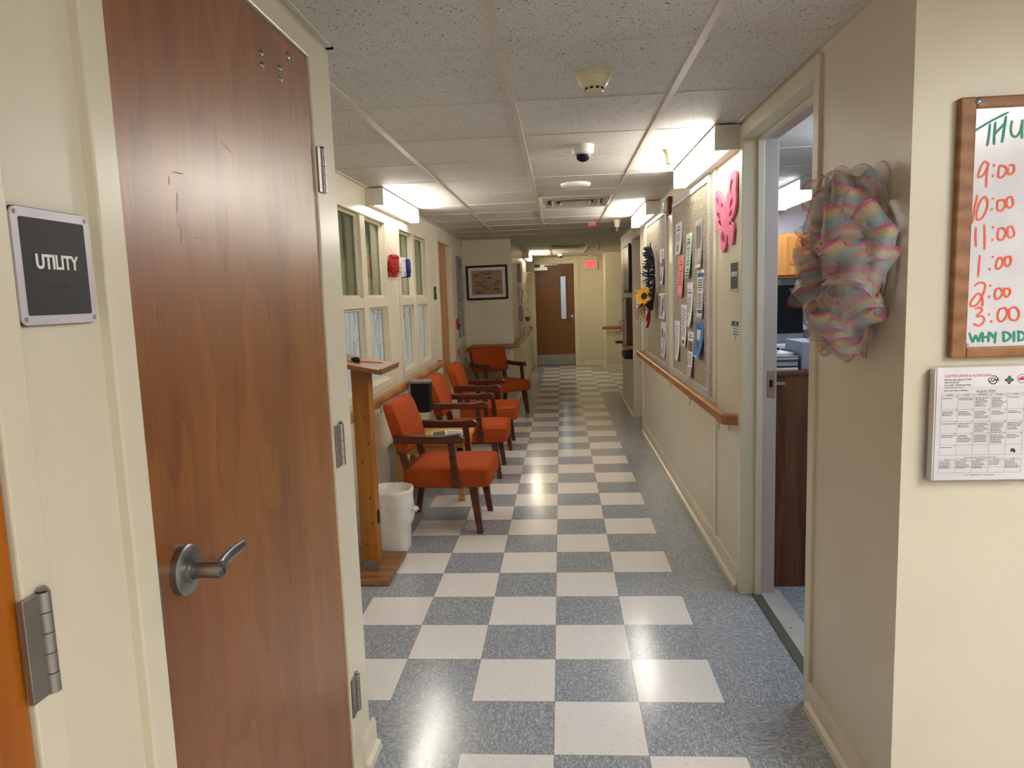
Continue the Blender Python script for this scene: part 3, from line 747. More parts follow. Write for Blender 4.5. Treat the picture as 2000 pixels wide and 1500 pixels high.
obj('cover_print', mb, M_greyink, cov)
t = thing('wall_box', 'black brochure box with grey rim hung on the rail behind an armchair', 'box', (-1.04, 3.32, .6))
obj('box_body', MB().box(-1.115, -.968, 3.25, 3.37, .602, .832), M_black, t, bevel=.006)
mb = MB(); mb.box(-1.12, -.963, 3.245, 3.375, .828, .846); mb.box(-1.128, -1.113, 3.248, 3.372, .602, .85); obj('rim', mb, M_grey, t, bevel=.003)
obj('label_strip', MB().box(-1.115, -1.0, 3.26, 3.36, .595, .602), M_mauve, t)

# ---------------------------------------------------------------- handrails
def rprof(hw=.019, hh=.027):
    return [(-hw, -hh+.008), (-hw+.006, -hh), (hw-.008, -hh), (hw, -hh+.01), (hw, hh-.016), (hw-.007, hh-.005), (hw-.016, hh), (-hw+.008, hh), (-hw, hh-.008)]
def rail(label, path, brackets, loc, rets=()):
    t = thing('handrail', label, 'handrail', loc)
    for i in range(len(path)-1):
        a, b = Vector(path[i]), Vector(path[i+1]); al = abs((b-a).y) >= abs((b-a).x)
        # mitred piece: sweep whole path but keep one leg per material direction
        full = [Vector(p) for p in path]
        P = full; rs = []
        for j in (i, i+1):
            da = (P[j]-P[j-1]).normalized() if j else None; db = (P[j+1]-P[j]).normalized() if j < len(P)-1 else None
            da = da or db; db = db or da
            n = Vector((da.y, -da.x, 0))+Vector((db.y, -db.x, 0)); n = n/max(n.length_squared/2, .25)
            rs.append([P[j]+n*o+Vector((0, 0, h)) for o, h in rprof()])
        obj('rail_run' if (b-a).length > .2 else 'rail_return', MB().rings(rs), M_rail if al else M_railx, t, smooth=35)
    for (x, y, z, nx, ny) in brackets:     # n points from the wall to the rail
        mb = MB(); n = Vector((nx, ny, 0)); s_ = Vector((-ny, nx, 0))
        wp = Vector((x, y, z-.06))          # on the wall
        pts = [wp, wp+n*.03+Vector((0, 0, .0)), wp+n*.058+Vector((0, 0, .02)), wp+n*.062+Vector((0, 0, .036))]
        mb.tube(pts, .006, 8)
        M_ = frame(wp-n*.0, s_, (0, 0, 1))
        mb.box(-.016, .016, -.032, .028, -.002, .004, frame(wp+n*.0, (-s_.x, -s_.y, 0), (0, 0, 1)) if (s_.cross(Vector((0, 0, 1)))).dot(n) < 0 else M_)
        q = wp+n*.052; mb.box(-.013, .013, -.03, .034, -.003, .003, frame(q, (-s_.x, -s_.y, 0), (0, 0, 1)))
        obj('bracket', mb, M_alu, t, smooth=40)
    return t
zr = .848
rail('oak handrail under the bulletin boards', [(.9, 1.315, zr), (.838, 1.335, zr), (.838, 5.22, zr), (.9, 5.24, zr)],
     [(.9, y, zr, -1, 0) for y in (1.52, 2.35, 3.12, 3.95, 4.75)], (.84, 1.3, zr))
zl = .812
rail('oak handrail under the corridor windows', [(XC, .62, zl), (-1.162, .66, zl), (-1.162, 5.12, zl), (XC, 5.16, zl)],
     [(XC, y, zl, 1, 0) for y in (.9, 1.7, 2.55, 3.66, 4.45)], (-1.16, .62, zl))
rail('oak handrail wrapping the corner below the framed picture', [(XC, 6.52, zl), (-1.162, 6.56, zl), (-1.162, 7.36, zl), (-.525, 7.36, zl), (-.525, 12.35, zl), (XF, 12.4, zl)],
     [(XC, 6.75, zl, 1, 0), (XC, 7.15, zl, 1, 0), (-.66, YJ, zl, 0, -1), (XF, 8.1, zl, 1, 0), (XF, 9.4, zl, 1, 0), (XF, 11, zl, 1, 0)], (-1.1, 7.3, zl))
rail('short oak handrail on the wall stub beside the exit', [(.9, 11.46, zl), (.86, 11.44, zl), (1.9, 11.44, zl)],
     [(1.08, 11.5, zl, 0, -1), (1.7, 11.5, zl, 0, -1)], (1.3, 11.44, zl))

# ---------------------------------------------------------------- signs
def sign(name, label, M, w_, h_, text, tsize, twidth=None, screws=True, face=M_charcoal, bold=0):
    t = thing(name, label, 'sign', M.translation)
    def rr_(w, h, r, z, n=6):
        o = []
        for cx, cy, a0 in ((w/2-r, h/2-r, 0), (-w/2+r, h/2-r, 90), (-w/2+r, -h/2+r, 180), (w/2-r, -h/2+r, 270)):
            for k in range(n): a = R(a0+90*k/(n-1)); o.append(M @ Vector((cx+r*math.cos(a), cy+r*math.sin(a), z)))
        return o
    obj('back_plate', MB().rings([rr_(w_, h_, .011, 0), rr_(w_, h_, .011, .004)]), M_blackmat, t)
    obj('border', MB().rings([rr_(w_-.001, h_-.001, .011, .004), rr_(w_-.002, h_-.002, .011, .0065)]), M_silver, t)
    fc = obj('sign_face', MB().rings([rr_(w_-.026, h_-.026, .003, .0065), rr_(w_-.026, h_-.026, .003, .0072)]), face, t)
    obj('lettering', MB().text(text, tsize, M @ Matrix.Translation((0, .006, .0072)), .0012, width=twidth, bold=bold), M_white, fc)
    mb = MB(); rd = random.Random(1)
    for i in range(7):
        for j in range(2):
            for k in range(3):
                if rd.random() < .5: mb.ball(M @ Vector((-.017+.0055*i+.002*j, -.022-.002*k, .0072)), .0006, 6, 4)
    obj('braille', mb, face, fc)
    if screws:
        for sx in (-1, 1):
            for sy in (-1, 1):
                s = obj('screw', MB().lathe([(.0032, .0065), (.0026, .0078), (.001, .008)], M @ Matrix.Translation((sx*(w_/2-.008), sy*(h_/2-.008), 0)), 12), M_hinge, t, smooth=50)
    return t
sign('room_sign', 'black UTILITY sign with silver border beside the cherry door', on_l(XL+.003, -1.228, 1.532), .147, .149, 'UTILITY', .026, .08, bold=.0006)
sign('room_sign', 'narrow black room sign below the pink butterfly', on_r(XR-.003, 1.382, 1.534), .165, .15, 'OFFICE', .03, .12, bold=.0006)
M_ = on_l(XC+.001, 5.14, 1.525)
t = thing('room_sign', 'small grey room sign beside the tan recessed door', 'sign', M_.translation)
obj('sign_face', MB().box(-.06, .06, -.066, .066, 0, .006, M_), M_charcoal, t, bevel=.002); obj('pictogram', MB().lathe([(.012, .006), (.012, .0068)], M_ @ Matrix.Translation((0, .02, 0)), 16), M_white, t)
M_ = on_r(XR-.001, 1.382, 1.27)
t = thing('notice', 'small black and white notice stuck low beside the office frame', 'sign', M_.translation)
obj('sheet', MB().box(-.078, .078, -.045, .045, 0, .001, M_), M_paper, t)
obj('header_band', MB().box(-.078, .078, .018, .045, .001, .0014, M_), M_ink, t)
mb = MB(); mb.text('Please', .016, M_ @ Matrix.Translation((0, .036, .0014)), .0003); mb.text('remember', .013, M_ @ Matrix.Translation((0, .024, .0014)), .0003, width=.12)
obj('header_lettering', mb, M_paper, t)
mb = MB(); mb.text('If you are', .013, M_ @ Matrix.Translation((0, .009, .001)), .0003, width=.1, bold=.0004); mb.text('the last one', .013, M_ @ Matrix.Translation((0, -.004, .001)), .0003, width=.1, bold=.0004); mb.text('to leave here', .013, M_ @ Matrix.Translation((0, -.017, .001)), .0003, width=.13, bold=.0004)
mb.box(-.006, .006, -.042, -.026, .001, .0014, M_)
obj('lettering', mb, M_ink, t)

# ---------------------------------------------------------------- lights
def wrap_light(label, xw, sx, y0, y1, z0=2.102, z1=2.214, lens=None, group='wall-mounted corridor lights'):
    x1 = xw+sx*.122; lens = lens or M_tube
    t = thing('wall_light', label, 'light', ((xw+x1)/2, (y0+y1)/2, z0), group=group)
    lo, hi = sorted((xw, x1)); e = .012
    mb = MB(); mb.box(lo, hi, y0, y0+e, z0, z1); obj('end_cap', mb, M_offwhite, t, bevel=.002)
    mb = MB(); mb.box(lo, hi, y1-e, y1, z0, z1); obj('end_cap', mb, M_offwhite, t, bevel=.002)
    a, b = sorted((xw, xw+sx*.05)); obj('housing', MB().box(a, b, y0+e, y1-e, z0+.004, z1), M_offwhite, t)
    a, b = sorted((xw+sx*.05, xw+sx*.118)); obj('lens', MB().box(a, b, y0+e, y1-e, z0+.008, z1-.016), lens, t); obj('lens_bottom', MB().box(a, b, y0+e, y1-e, z0+.004, z0+.008), M_tubelow, t)
    a, b = sorted((xw+sx*.05, xw+sx*.119)); obj('top_pan', MB().box(a, b, y0+e, y1-e, z1-.016, z1), M_offwhite, t)
    return t
wrap_light('lit wall light above the nearer bulletin board', XR, -1, 1.285, 2.50)
wrap_light('lit wall light beside the red strobe, above the farther bulletin board', XR, -1, 3.96, 5.18)
wrap_light('lit wall light above the corridor windows', XC, 1, 2.645, 3.865)
wrap_light('lit wall light above the hanging pockets near the exit door', XF, 1, 10.28, 11.5, lens=M_tubefar)
def troffer(label, x, y, mat):
    t = thing('ceiling_light', label, 'light', (x, y, ZC-.03), group='lobby ceiling lights')
    mb = MB()
    for a in ((x-.31, x-.28, y-.61, y+.61), (x+.28, x+.31, y-.61, y+.61), (x-.28, x+.28, y-.61, y-.58), (x-.28, x+.28, y+.58, y+.61)): mb.box(*a, ZC-.02, ZC-.001)
    obj('light_frame', mb, M_offwhite, t); obj('lens', MB().box(x-.28, x+.28, y-.58, y+.58, ZC-.014, ZC-.006), mat, t)
troffer('lit lobby ceiling light behind the camera by the whiteboard', 1.95, -2.1, M_lobby)
troffer('lit lobby ceiling light farther behind the camera', 1.7, -3.8, M_lobby)
t = thing('ceiling_light', 'lit office ceiling light seen through the doorway', 'light', (1.9, 3.75, 2.13))
obj('lens', MB().prism([(1.73, 3.05, ZC-.02), (1.745, 3.05, ZC-.085), (2.015, 3.05, ZC-.085), (2.03, 3.05, ZC-.02)], (0, 1.3, 0)), M_office, t)
mb = MB(); mb.box(1.725, 2.035, 3.04, 4.36, ZC-.02, ZC-.001); mb.box(1.725, 2.035, 3.03, 3.05, ZC-.09, ZC-.001); mb.box(1.725, 2.035, 4.35, 4.37, ZC-.09, ZC-.001); obj('light_housing', mb, M_offwhite, t)
t = thing('ceiling_light', 'added office light hidden by the door frame, brightening the office ceiling', 'light', (1.68, 1.1, 2.1))  # extra light added out of view to brighten the office ceiling
obj('lens', MB().prism([(1.53, .4, ZC-.02), (1.53, .4, ZC-.12), (1.83, .4, ZC-.12), (1.83, .4, ZC-.02)], (0, 1.3, 0)), M_office, t); obj('light_housing', MB().box(1.525, 1.835, .39, 1.71, ZC-.02, ZC-.001), M_offwhite, t)
t = thing('ceiling_light', 'added unseen lamp that brightens the exit door glass from beyond', 'light', (.1, 13.9, 2.1))  # added lamp, stands in for the bright window seen through the door glass
obj('lens', MB().box(-.2, .4, 13.3, 14.5, ZC-.06, ZC-.02), M_dock, t); obj('light_housing', MB().box(-.22, .42, 13.28, 14.52, ZC-.02, ZC-.001), M_offwhite, t)

# ---------------------------------------------------------------- ceiling fittings
M_ = Matrix.Translation((.19, .42, ZC)) @ Matrix.Rotation(PI, 4, 'X')
t = thing('smoke_detector', 'cream smoke detector on the nearest ceiling tile', 'smoke detector', (.19, .42, ZC-.06))
obj('base_ring', MB().lathe([(.062, 0), (.063, .006), (.062, .016), (.055, .018)], M_, 40), M_ivory, t, smooth=40)
obj('housing', MB().lathe([(.055, .016), (.052, .03), (.045, .042), (.040, .05), (.032, .053)], M_, 40), M_ivory, t, smooth=40)
obj('sensor_ring', MB().lathe([(.0325, .052), (.032, .062), (.028, .066), (.001, .067)], M_, 32), M_ivory, t, smooth=40)
mb = MB()
for k in range(10): mb.box(.030, .0328, -.0055, .0055, .0535, .0605, M_ @ Matrix.Rotation(2*PI*k/10, 4, 'Z'))
obj('vent_slot', mb, M_black, t)
def dome(label, x, y, s):
    M_ = Matrix.Translation((x, y, ZC)) @ Matrix.Rotation(PI, 4, 'X') @ Matrix.Scale(s, 4)
    t = thing('security_camera', label, 'camera', (x, y, ZC-.09*s))
    obj('housing', MB().lathe([(.054, 0), (.056, .006), (.055, .034), (.05, .042), (.04, .044)], M_, 40), M_white, t, smooth=40)
    obj('dome', MB().lathe([(.039, .043)]+[(.039*math.cos(a), .047+.036*math.sin(a)) for a in [R(5+10*k) for k in range(9)]]+[(.0005, .083)], M_, 32), M_black, t, smooth=60)
    obj('dome_ring', MB().lathe([(.043, .0435), (.043, .047), (.0395, .049), (.0385, .0435)], M_, 36), M_alu, t, smooth=40)
    if s == 1:
        mb = MB(); mb.box(-.012, .012, -.0566, -.0555, .02, .024, M_); obj('maker_mark', mb, M_greyink, t)
dome('white dome security camera on the nearer ceiling tiles', .19, 1.63, 1)
dome('small dome security camera just before the exit door', .078, 11.4, 1)
M_ = Matrix.Translation((.18, 2.9, ZC)) @ Matrix.Rotation(PI, 4, 'X')
t = tag(obj('ceiling_disc', MB().lathe([(.102, 0), (.104, .008), (.098, .02), (.07, .028), (.001, .03)], M_, 40), M_white, smooth=60), 'plain round white disc fitting ahead of the air vent', 'ceiling fitting')
def vent(label, x0, x1, y0, y1):
    t = thing('air_vent', label, 'vent', ((x0+x1)/2, (y0+y1)/2, ZC-.03))
    mb = MB(); w_, h_ = x1-x0, y1-y0; cx, cy = (x0+x1)/2, (y0+y1)/2
    def fr(k0, k1, z0, z1, m):
        q = lambda k, z: [Vector((cx-w_/2*k, cy-h_/2*k, z)), Vector((cx+w_/2*k, cy-h_/2*k, z)), Vector((cx+w_/2*k, cy+h_/2*k, z)), Vector((cx-w_/2*k, cy+h_/2*k, z))]
        m.rings([q(k0, z0), q(k1, z1), q(k1-.03, z1-.001), q(k0-.03, z0)], cap=False)
    m = MB(); fr(1.0, .9, ZC-.001, ZC-.012, m); obj('vent_frame', m, M_offwhite, t)
    for k in (.9, .66, .42):
        m = MB(); fr(k-.12, k, ZC-.002, ZC-.026, m); obj('louvre', m, M_offwhite, t)
    m = MB(); m.box(cx-w_*.11, cx+w_*.11, cy-h_*.11, cy+h_*.11, ZC-.024, ZC-.02); obj('centre_plate', m, M_offwhite, t)
    obj('duct_throat', MB().box(cx-w_*.46, cx+w_*.46, cy-h_*.46, cy+h_*.46, ZC-.0015, ZC-.0008), M_blackmat, t)
vent('square louvred air vent nearest in the corridor ceiling', gx+.01, gx+gs-.01, gy+gs*5+.31, gy+gs*6+.31)
vent('square louvred air vent far down the ceiling near the exit', gx+.01, gx+gs-.01, 8.98, 9.57)
def sprinkler(label, x, y, s=1):
    M_ = Matrix.Translation((x, y, ZC)) @ Matrix.Rotation(PI, 4, 'X')
    t = thing('sprinkler_head', label, 'sprinkler', (x, y, ZC-.12), group='ceiling sprinklers')
    obj('escutcheon', MB().lathe([(.043, 0), (.041, .006), (.032, .022), (.0285, .04), (.0275, .072), (.02, .076), (.008, .077)], M_, 28), M_ivory, t, smooth=50)
    mb = MB(); mb.cyl(M_ @ Vector((0, 0, .075)), M_ @ Vector((0, 0, .085)), .009, 12)
    for sx in (-1, 1): mb.tube([M_ @ Vector((sx*.008, 0, .084)), M_ @ Vector((sx*.012, 0, .096)), M_ @ Vector((sx*.003, 0, .112))], .0022, 6)
    obj('frame_arm', mb, M_white, t, smooth=50)
    obj('deflector', MB().lathe([(.0145, .112), (.015, .1145), (.004, .115)], M_, 16), M_white, t)
sprinkler('ivory sprinkler head beside the nearest wall light', .668, 1.86)
sprinkler('ivory sprinkler head past the second wall light', .664, 5.52)
sprinkler('ivory sprinkler head near the far air vent', .655, 8.86)
t = thing('exit_marker', 'small red and white tag hanging from the ceiling tee', 'tag', (.41, 5.7, ZC-.02))
obj('tag_body', MB().box(.372, .452, 5.66, 5.672, ZC-.035, ZC-.004), M_tape, t); mb = MB(); mb.box(.372, .452, 5.6585, 5.66, ZC-.009, ZC-.004); mb.box(.372, .452, 5.6585, 5.66, ZC-.035, ZC-.031); obj('tag_stripe', mb, M_white, t)
tag(obj('horn_cap', MB().lathe([(.04, 0), (.036, .03), (.02, .05), (.001, .052)], Matrix.Translation((.66, 12.35, ZC)) @ Matrix.Rotation(PI, 4, 'X'), 20), M_ivory, smooth=50), 'ivory cone sprinkler cover above the EXIT sign', 'sprinkler')

# ---------------------------------------------------------------- bulletin boards
def board(label, y0, y1, z0, z1):
    t = thing('bulletin_board', label, 'bulletin board', (XR, (y0+y1)/2, z0), group='corridor bulletin boards')
    f = .034
    obj('tack_panel', MB().box(XR-.012, XR, y0+f, y1-f, z0+f, z1-f), M_tack, t)
    mb = MB(); mb.box(XR-.02, XR, y0, y0+f, z0, z1); mb.box(XR-.02, XR, y1-f, y1, z0, z1); mb.box(XR-.02, XR, y0+f, y1-f, z0, z0+f); mb.box(XR-.02, XR, y0+f, y1-f, z1-f, z1)
    obj('board_frame', mb, M_alu, t, bevel=.002)
board('nearer aluminium-framed tack board covered in flyers', 1.935, 3.235, .868, 2.095)
board('farther aluminium-framed tack board behind the sunflower wreath', 3.545, 4.85, .86, 2.10)
struct('trim_2', MB().box(XR-.008, XR, 3.30, 3.47, .9, 2.05), M_trim, 'cream vertical strip between the two bulletin boards')
struct('trim_3', MB().box(XR-.008, XR, 1.80, 1.86, .1, 2.1), M_trim, 'cream batten strip beside the nearer bulletin board')

def paper(label, y_far, y_near, z0, z1, mat, curl=.02, marks=(), cat='flyer', seed=0, name='flyer', tilt=0, x=None):
    """sheet pinned on the x=.9 wall; u runs 0..1 from its far edge to its near edge (reading direction), v 0..1 upward"""
    x0 = (XR-.0135 if x is None else x); h, w_ = z1-z0, y_far-y_near; rd = random.Random(seed+int(y_far*1000))
    ph, am = rd.uniform(0, 6), curl*.22
    def P(u, v, off=0):
        k = curl*(1-v)**2*(.4+.6*u)+am*(1-v)*math.sin(ph+6*u+3*v)
        return Vector((x0-max(k, 0)-.0006-off, y_far-w_*u+tilt*(v-.5)*.02, z0+h*v))
    t = thing(name, label, cat, P(.5, .0), group='flyers pinned on the tack boards')
    mb = MB(); mb.sheet(6, 10, lambda u, v: P(u, v)); s = obj('sheet', mb, mat, t, smooth=70)
    md = s.modifiers.new('thickness', 'SOLIDIFY'); md.thickness = .0006; md.offset = 1
    by = {}
    for (kind, u0, u1, v0, v1, m) in marks:
        by.setdefault((kind, m.name), (m, []))[1].append((u0, u1, v0, v1))
    for (kind, _), (m, L) in by.items():
        mb = MB()
        for u0, u1, v0, v1 in L:
            n = max(1, int((v1-v0)*10)); nu = max(1, int((u1-u0)*6))
            mb.sheet(nu, n, lambda u, v: P(u0+(u1-u0)*u, v0+(v1-v0)*v, .0012 if kind != 'picture' else .0009))
        obj('printed_'+kind, mb, m, s)
    mb = MB(); mb.ball(P(.5, .97, .003), .005, 8, 6, (.6, 1, 1)); obj('push_pin', mb, M_alu, t, smooth=60)
    return t
def lines(n, v1, v0, u0=.12, u1=.88, m=M_greyink, seed=0, fill=.45, rag=.25):
    rd = random.Random(seed+n); o = []
    for i in range(n):
        v = v1-(v1-v0)*(i+.5)/n; hh = (v1-v0)/n*fill
        o.append(('text', u0, u1-rd.random()*rag*(u1-u0), v-hh/2, v+hh/2, m))
    return o
def centred(n, v1, v0, m=M_ink, seed=0, fill=.4, lo=.3, hi=.8):
    rd = random.Random(seed+n*7); o = []
    for i in range(n):
        v = v1-(v1-v0)*(i+.5)/n; hh = (v1-v0)/n*fill; w_ = rd.uniform(lo, hi)/2
        o.append(('heading', .5-w_, .5+w_, v-hh/2, v+hh/2, m))
    return o
paper('white flyer pinned highest at the far side of the nearer board', 3.09, 2.835, 1.718, 1.937, M_paper, .012, centred(2, .9, .72)+lines(6, .66, .4)+[('picture', .22, .42, .1, .32, M_navyink), ('picture', .5, .62, .12, .34, M_greyink)])
paper('pale mint flyer pinned just right of the top white flyer', 2.678, 2.462, 1.549, 1.83, M_mint, .02, centred(2, .9, .76)+centred(6, .7, .28, M_greyink)+centred(3, .22, .03, M_ink))
paper('grey sheet in a plastic sleeve pinned highest at the near side', 2.345, 2.135, 1.602, 1.884, M_greyp, .012, [('picture', .0, 1, 0, .07, M_paper), ('picture', .0, .06, .07, 1, M_paper)]+lines(12, .88, .4, m=M_ink, fill=.3)+[('picture', .6, .74, .12, .4, M_paper), ('picture', .6, .75, .1, .18, M_crim)])
paper('pink flyer pinned below the top white flyer', 2.985, 2.757, 1.425, 1.707, M_pinkp, .02, centred(2, .88, .74, M_redink)+centred(6, .66, .28, M_redink))
paper('tall white flyer pinned at the middle of the nearer board', 2.636, 2.436, 1.237, 1.52, M_paper, .025, centred(2, .86, .74)+lines(11, .68, .32)+[('picture', .42, .6, .1, .27, M_ink)])
paper('white flyer with blue border pinned near the board edge', 2.297, 2.092, 1.306, 1.587, M_paper, .012, [('picture', .1, .95, .86, .94, M_blueink), ('picture', .1, .95, .1, .17, M_blueink), ('picture', .92, .97, .1, .94, M_navyink)]+centred(5, .82, .56)+lines(8, .52, .2, m=M_navyink))
paper('blue flyer with a pale picture pinned lowest at the near side', 2.367, 2.098, 1.066, 1.28, M_bluep, .03, [('picture', .28, .74, .5, .78, M_paper), ('picture', .36, .6, .54, .66, M_pinkp), ('picture', 0, 1, 0, .03, M_paper)]+centred(2, .93, .8, M_navyink)+lines(5, .44, .14, .3, .8, M_navyink))
paper('white sheet pinned overlapping the tall middle flyer', 2.873, 2.66, 1.097, 1.374, M_paper, .014, lines(15, .93, .22)+[('picture', .3, .8, .07, .15, M_ink)])
paper('narrow white sheet pinned lowest at the far side of the nearer board', 3.147, 2.94, .977, 1.256, M_paper, .02, lines(14, .9, .12, fill=.35)+[('picture', .4, .48, .03, .06, M_ink)])
paper('white and mauve photo flyer pinned lowest in the middle', 2.608, 2.41, .927, 1.207, M_paper, .028, [('picture', .1, .9, .55, .78, M_photo), ('picture', 0, 1, 0, .2, M_mauve)]+centred(2, .95, .84)+lines(8, .5, .24))
paper('photo newsletter page pinned highest on the farther board', 3.905, 3.682, 1.524, 1.807, M_paper, .012, [('picture', .5, .95, .5, .72, M_redink), ('picture', .1, .5, .1, .28, M_photo), ('picture', .1, .4, .5, .62, M_blueink)]+lines(7, .95, .75)+lines(6, .48, .3))
paper('printed page in plastic sleeve pinned mid-height on the farther board', 4.01, 3.63, 1.245, 1.452, M_paper, .012, [('picture', .08, .3, .1, .9, M_greyink), ('picture', .52, .7, .1, .8, M_photo), ('picture', .75, .95, .3, .95, M_greyp)])
paper('white newsletter with two photos pinned lowest on the farther board', 3.89, 3.62, .936, 1.22, M_paper, .012, [('picture', .15, .5, .55, .8, M_photo), ('picture', .55, .95, .5, .72, M_greyp), ('picture', .15, .3, .08, .2, M_blueink)]+lines(8, .48, .1, .35, .9))

# ---------------------------------------------------------------- whiteboard
STROKES={'green':[[(1.028,1.817),(1.065,1.839),(1.107,1.859)],[(1.068,1.834),(1.067,1.811),(1.064,1.787)],[(1.08,1.838),(1.079,1.813),(1.079,1.789)],[(1.079,1.811),(1.092,1.825),(1.103,1.837)],[(1.103,1.85),(1.1,1.82),(1.097,1.793)],[(1.117,1.839),(1.115,1.822),(1.119,1.807),(1.128,1.804),(1.136,1.814),(1.139,1.829),(1.14,1.84)],[(1.14,1.838),(1.14,1.819),(1.141,1.8)],[(1.043,1.348),(1.047,1.336),(1.052,1.326),(1.057,1.342),(1.065,1.327),(1.068,1.338),(1.071,1.348)],[(1.074,1.348),(1.075,1.326)],[(1.088,1.349),(1.088,1.326)],[(1.074,1.337),(1.088,1.338)],[(1.092,1.347),(1.099,1.336)],[(1.104,1.348),(1.103,1.334),(1.103,1.323)],[(1.099,1.336),(1.104,1.341)],[(1.122,1.348),(1.123,1.326)],[(1.12,1.348),(1.132,1.346),(1.139,1.337),(1.132,1.329),(1.123,1.326)],[(1.146,1.349),(1.147,1.325)],[(1.157,1.349),(1.157,1.326)],[(1.154,1.349),(1.165,1.346),(1.172,1.338),(1.167,1.329),(1.157,1.326)]],'red':[[(1.068,1.745),(1.059,1.75),(1.051,1.736),(1.047,1.721),(1.049,1.714),(1.06,1.722),(1.068,1.74),(1.069,1.746),(1.066,1.722),(1.066,1.692)],[(1.082,1.742),(1.081,1.739)],[(1.08,1.718),(1.08,1.715)],[(1.094,1.739),(1.092,1.725),(1.093,1.714),(1.101,1.713),(1.11,1.725),(1.107,1.736),(1.096,1.74)],[(1.113,1.734),(1.114,1.72),(1.12,1.719),(1.127,1.726),(1.125,1.739),(1.115,1.739)],[(1.047,1.673),(1.042,1.644),(1.038,1.61)],[(1.063,1.67),(1.054,1.659),(1.048,1.639),(1.047,1.624),(1.051,1.616),(1.062,1.623),(1.07,1.643),(1.07,1.661),(1.063,1.67)],[(1.083,1.665),(1.082,1.663)],[(1.082,1.641),(1.081,1.639)],[(1.094,1.659),(1.093,1.646),(1.095,1.637),(1.105,1.637),(1.112,1.65),(1.106,1.66),(1.095,1.659)],[(1.114,1.663),(1.115,1.648),(1.12,1.641),(1.129,1.649),(1.124,1.666),(1.115,1.664)],[(1.047,1.598),(1.047,1.577),(1.049,1.554)],[(1.066,1.603),(1.068,1.576),(1.069,1.547)],[(1.086,1.599),(1.086,1.596)],[(1.086,1.57),(1.086,1.567)],[(1.099,1.594),(1.097,1.58),(1.099,1.569),(1.109,1.569),(1.116,1.583),(1.11,1.594),(1.1,1.594)],[(1.12,1.596),(1.12,1.581),(1.124,1.572),(1.135,1.578),(1.129,1.597),(1.12,1.596)],[(1.059,1.532),(1.058,1.507),(1.057,1.483)],[(1.089,1.529),(1.088,1.527)],[(1.083,1.501),(1.083,1.498)],[(1.102,1.526),(1.097,1.512),(1.098,1.501),(1.106,1.501),(1.113,1.514),(1.108,1.525),(1.101,1.523)],[(1.117,1.527),(1.117,1.512),(1.123,1.505),(1.13,1.513),(1.128,1.527),(1.117,1.526)],[(1.05,1.461),(1.06,1.468),(1.072,1.466),(1.074,1.454),(1.067,1.432),(1.056,1.415),(1.044,1.413),(1.043,1.423),(1.057,1.442),(1.065,1.439),(1.07,1.427),(1.07,1.413)],[(1.086,1.462),(1.086,1.459)],[(1.085,1.436),(1.084,1.433)],[(1.1,1.452),(1.097,1.44),(1.1,1.428),(1.108,1.43),(1.115,1.441),(1.109,1.453),(1.1,1.452)],[(1.118,1.453),(1.119,1.439),(1.124,1.432),(1.132,1.44),(1.13,1.451),(1.119,1.452)],[(1.054,1.406),(1.064,1.409),(1.07,1.402),(1.058,1.388),(1.071,1.388),(1.076,1.377),(1.065,1.365),(1.052,1.37)],[(1.087,1.393),(1.086,1.39)],[(1.092,1.376),(1.093,1.373)],[(1.11,1.404),(1.106,1.387),(1.111,1.375),(1.12,1.376),(1.128,1.392),(1.123,1.406),(1.112,1.404)],[(1.133,1.404),(1.133,1.386),(1.139,1.377),(1.151,1.377),(1.155,1.393),(1.146,1.407),(1.134,1.404)]]}
t = thing('whiteboard', 'wood-framed whiteboard with handwritten times on the lobby wall', 'whiteboard', (1.45, YW, 1.29))
wx0, wx1, wz0, wz1 = .998, 1.92, 1.288, 1.897
mb = MB(); f = .036
for a in ((wx0, wx0+f, wz0, wz1), (wx1-f, wx1, wz0, wz1), (wx0+f, wx1-f, wz0, wz0+.026), (wx0+f, wx1-f, wz1-.026, wz1)): mb.box(a[0], a[1], YW-.022, YW, a[2], a[3])
obj('board_frame', mb, M_frameb, t, bevel=.004)
pn = obj('writing_panel', MB().box(wx0+f-.004, wx1-f+.004, YW-.014, YW-.004, wz0+.02, wz1-.02), M_board, t)
rows = {}
for col in ('green', 'red'):
    for st in STROKES[col]:
        zc = sum(z for x, z in st)/len(st); rows.setdefault((col, min(range(8), key=lambda k: abs(zc-(1.815, 1.725, 1.66, 1.591, 1.522, 1.449, 1.397, 1.327)[k]))), []).append(st)
for (col, _), sts in rows.items():
    mt, wd = (M_teal, .0026) if col == 'green' else (M_redm, .0022)
    mb = MB()
    for st in sts:
        pts = [Vector((x, YW-.0146, z)) for x, z in st]
        fine = []
        for i in range(len(pts)-1):     # smooth the hand
            p0, p1, p2, p3 = pts[max(i-1, 0)], pts[i], pts[i+1], pts[min(i+2, len(pts)-1)]
            for k in range(5):
                s = k/5; fine.append(.5*((2*p1)+(p2-p0)*s+(2*p0-5*p1+4*p2-p3)*s*s+(3*p1-p0-3*p2+p3)*s**3))
        fine.append(pts[-1])
        fine = [p for i, p in enumerate(fine) if i == 0 or (p-fine[i-1]).length > 1e-5]
        dirs = [(fine[min(i+1, len(fine)-1)]-fine[max(i-1, 0)]).normalized() for i in range(len(fine))]
        fine[0] -= dirs[0]*wd*.7; fine[-1] += dirs[-1]*wd*.7
        off = Vector((0, -.0003-.0001*(sts.index(st) % 5), 0)); nf = len(fine)-1
        mb.sheet(nf, 1, lambda u, v: fine[round(u*nf)]+Vector((-dirs[round(u*nf)].z, 0, dirs[round(u*nf)].x))*wd*(2*v-1)*(.55 if round(u*nf) in (0, nf) else 1)+off*(1+u))
    obj('handwritten_line', mb, mt, pn)
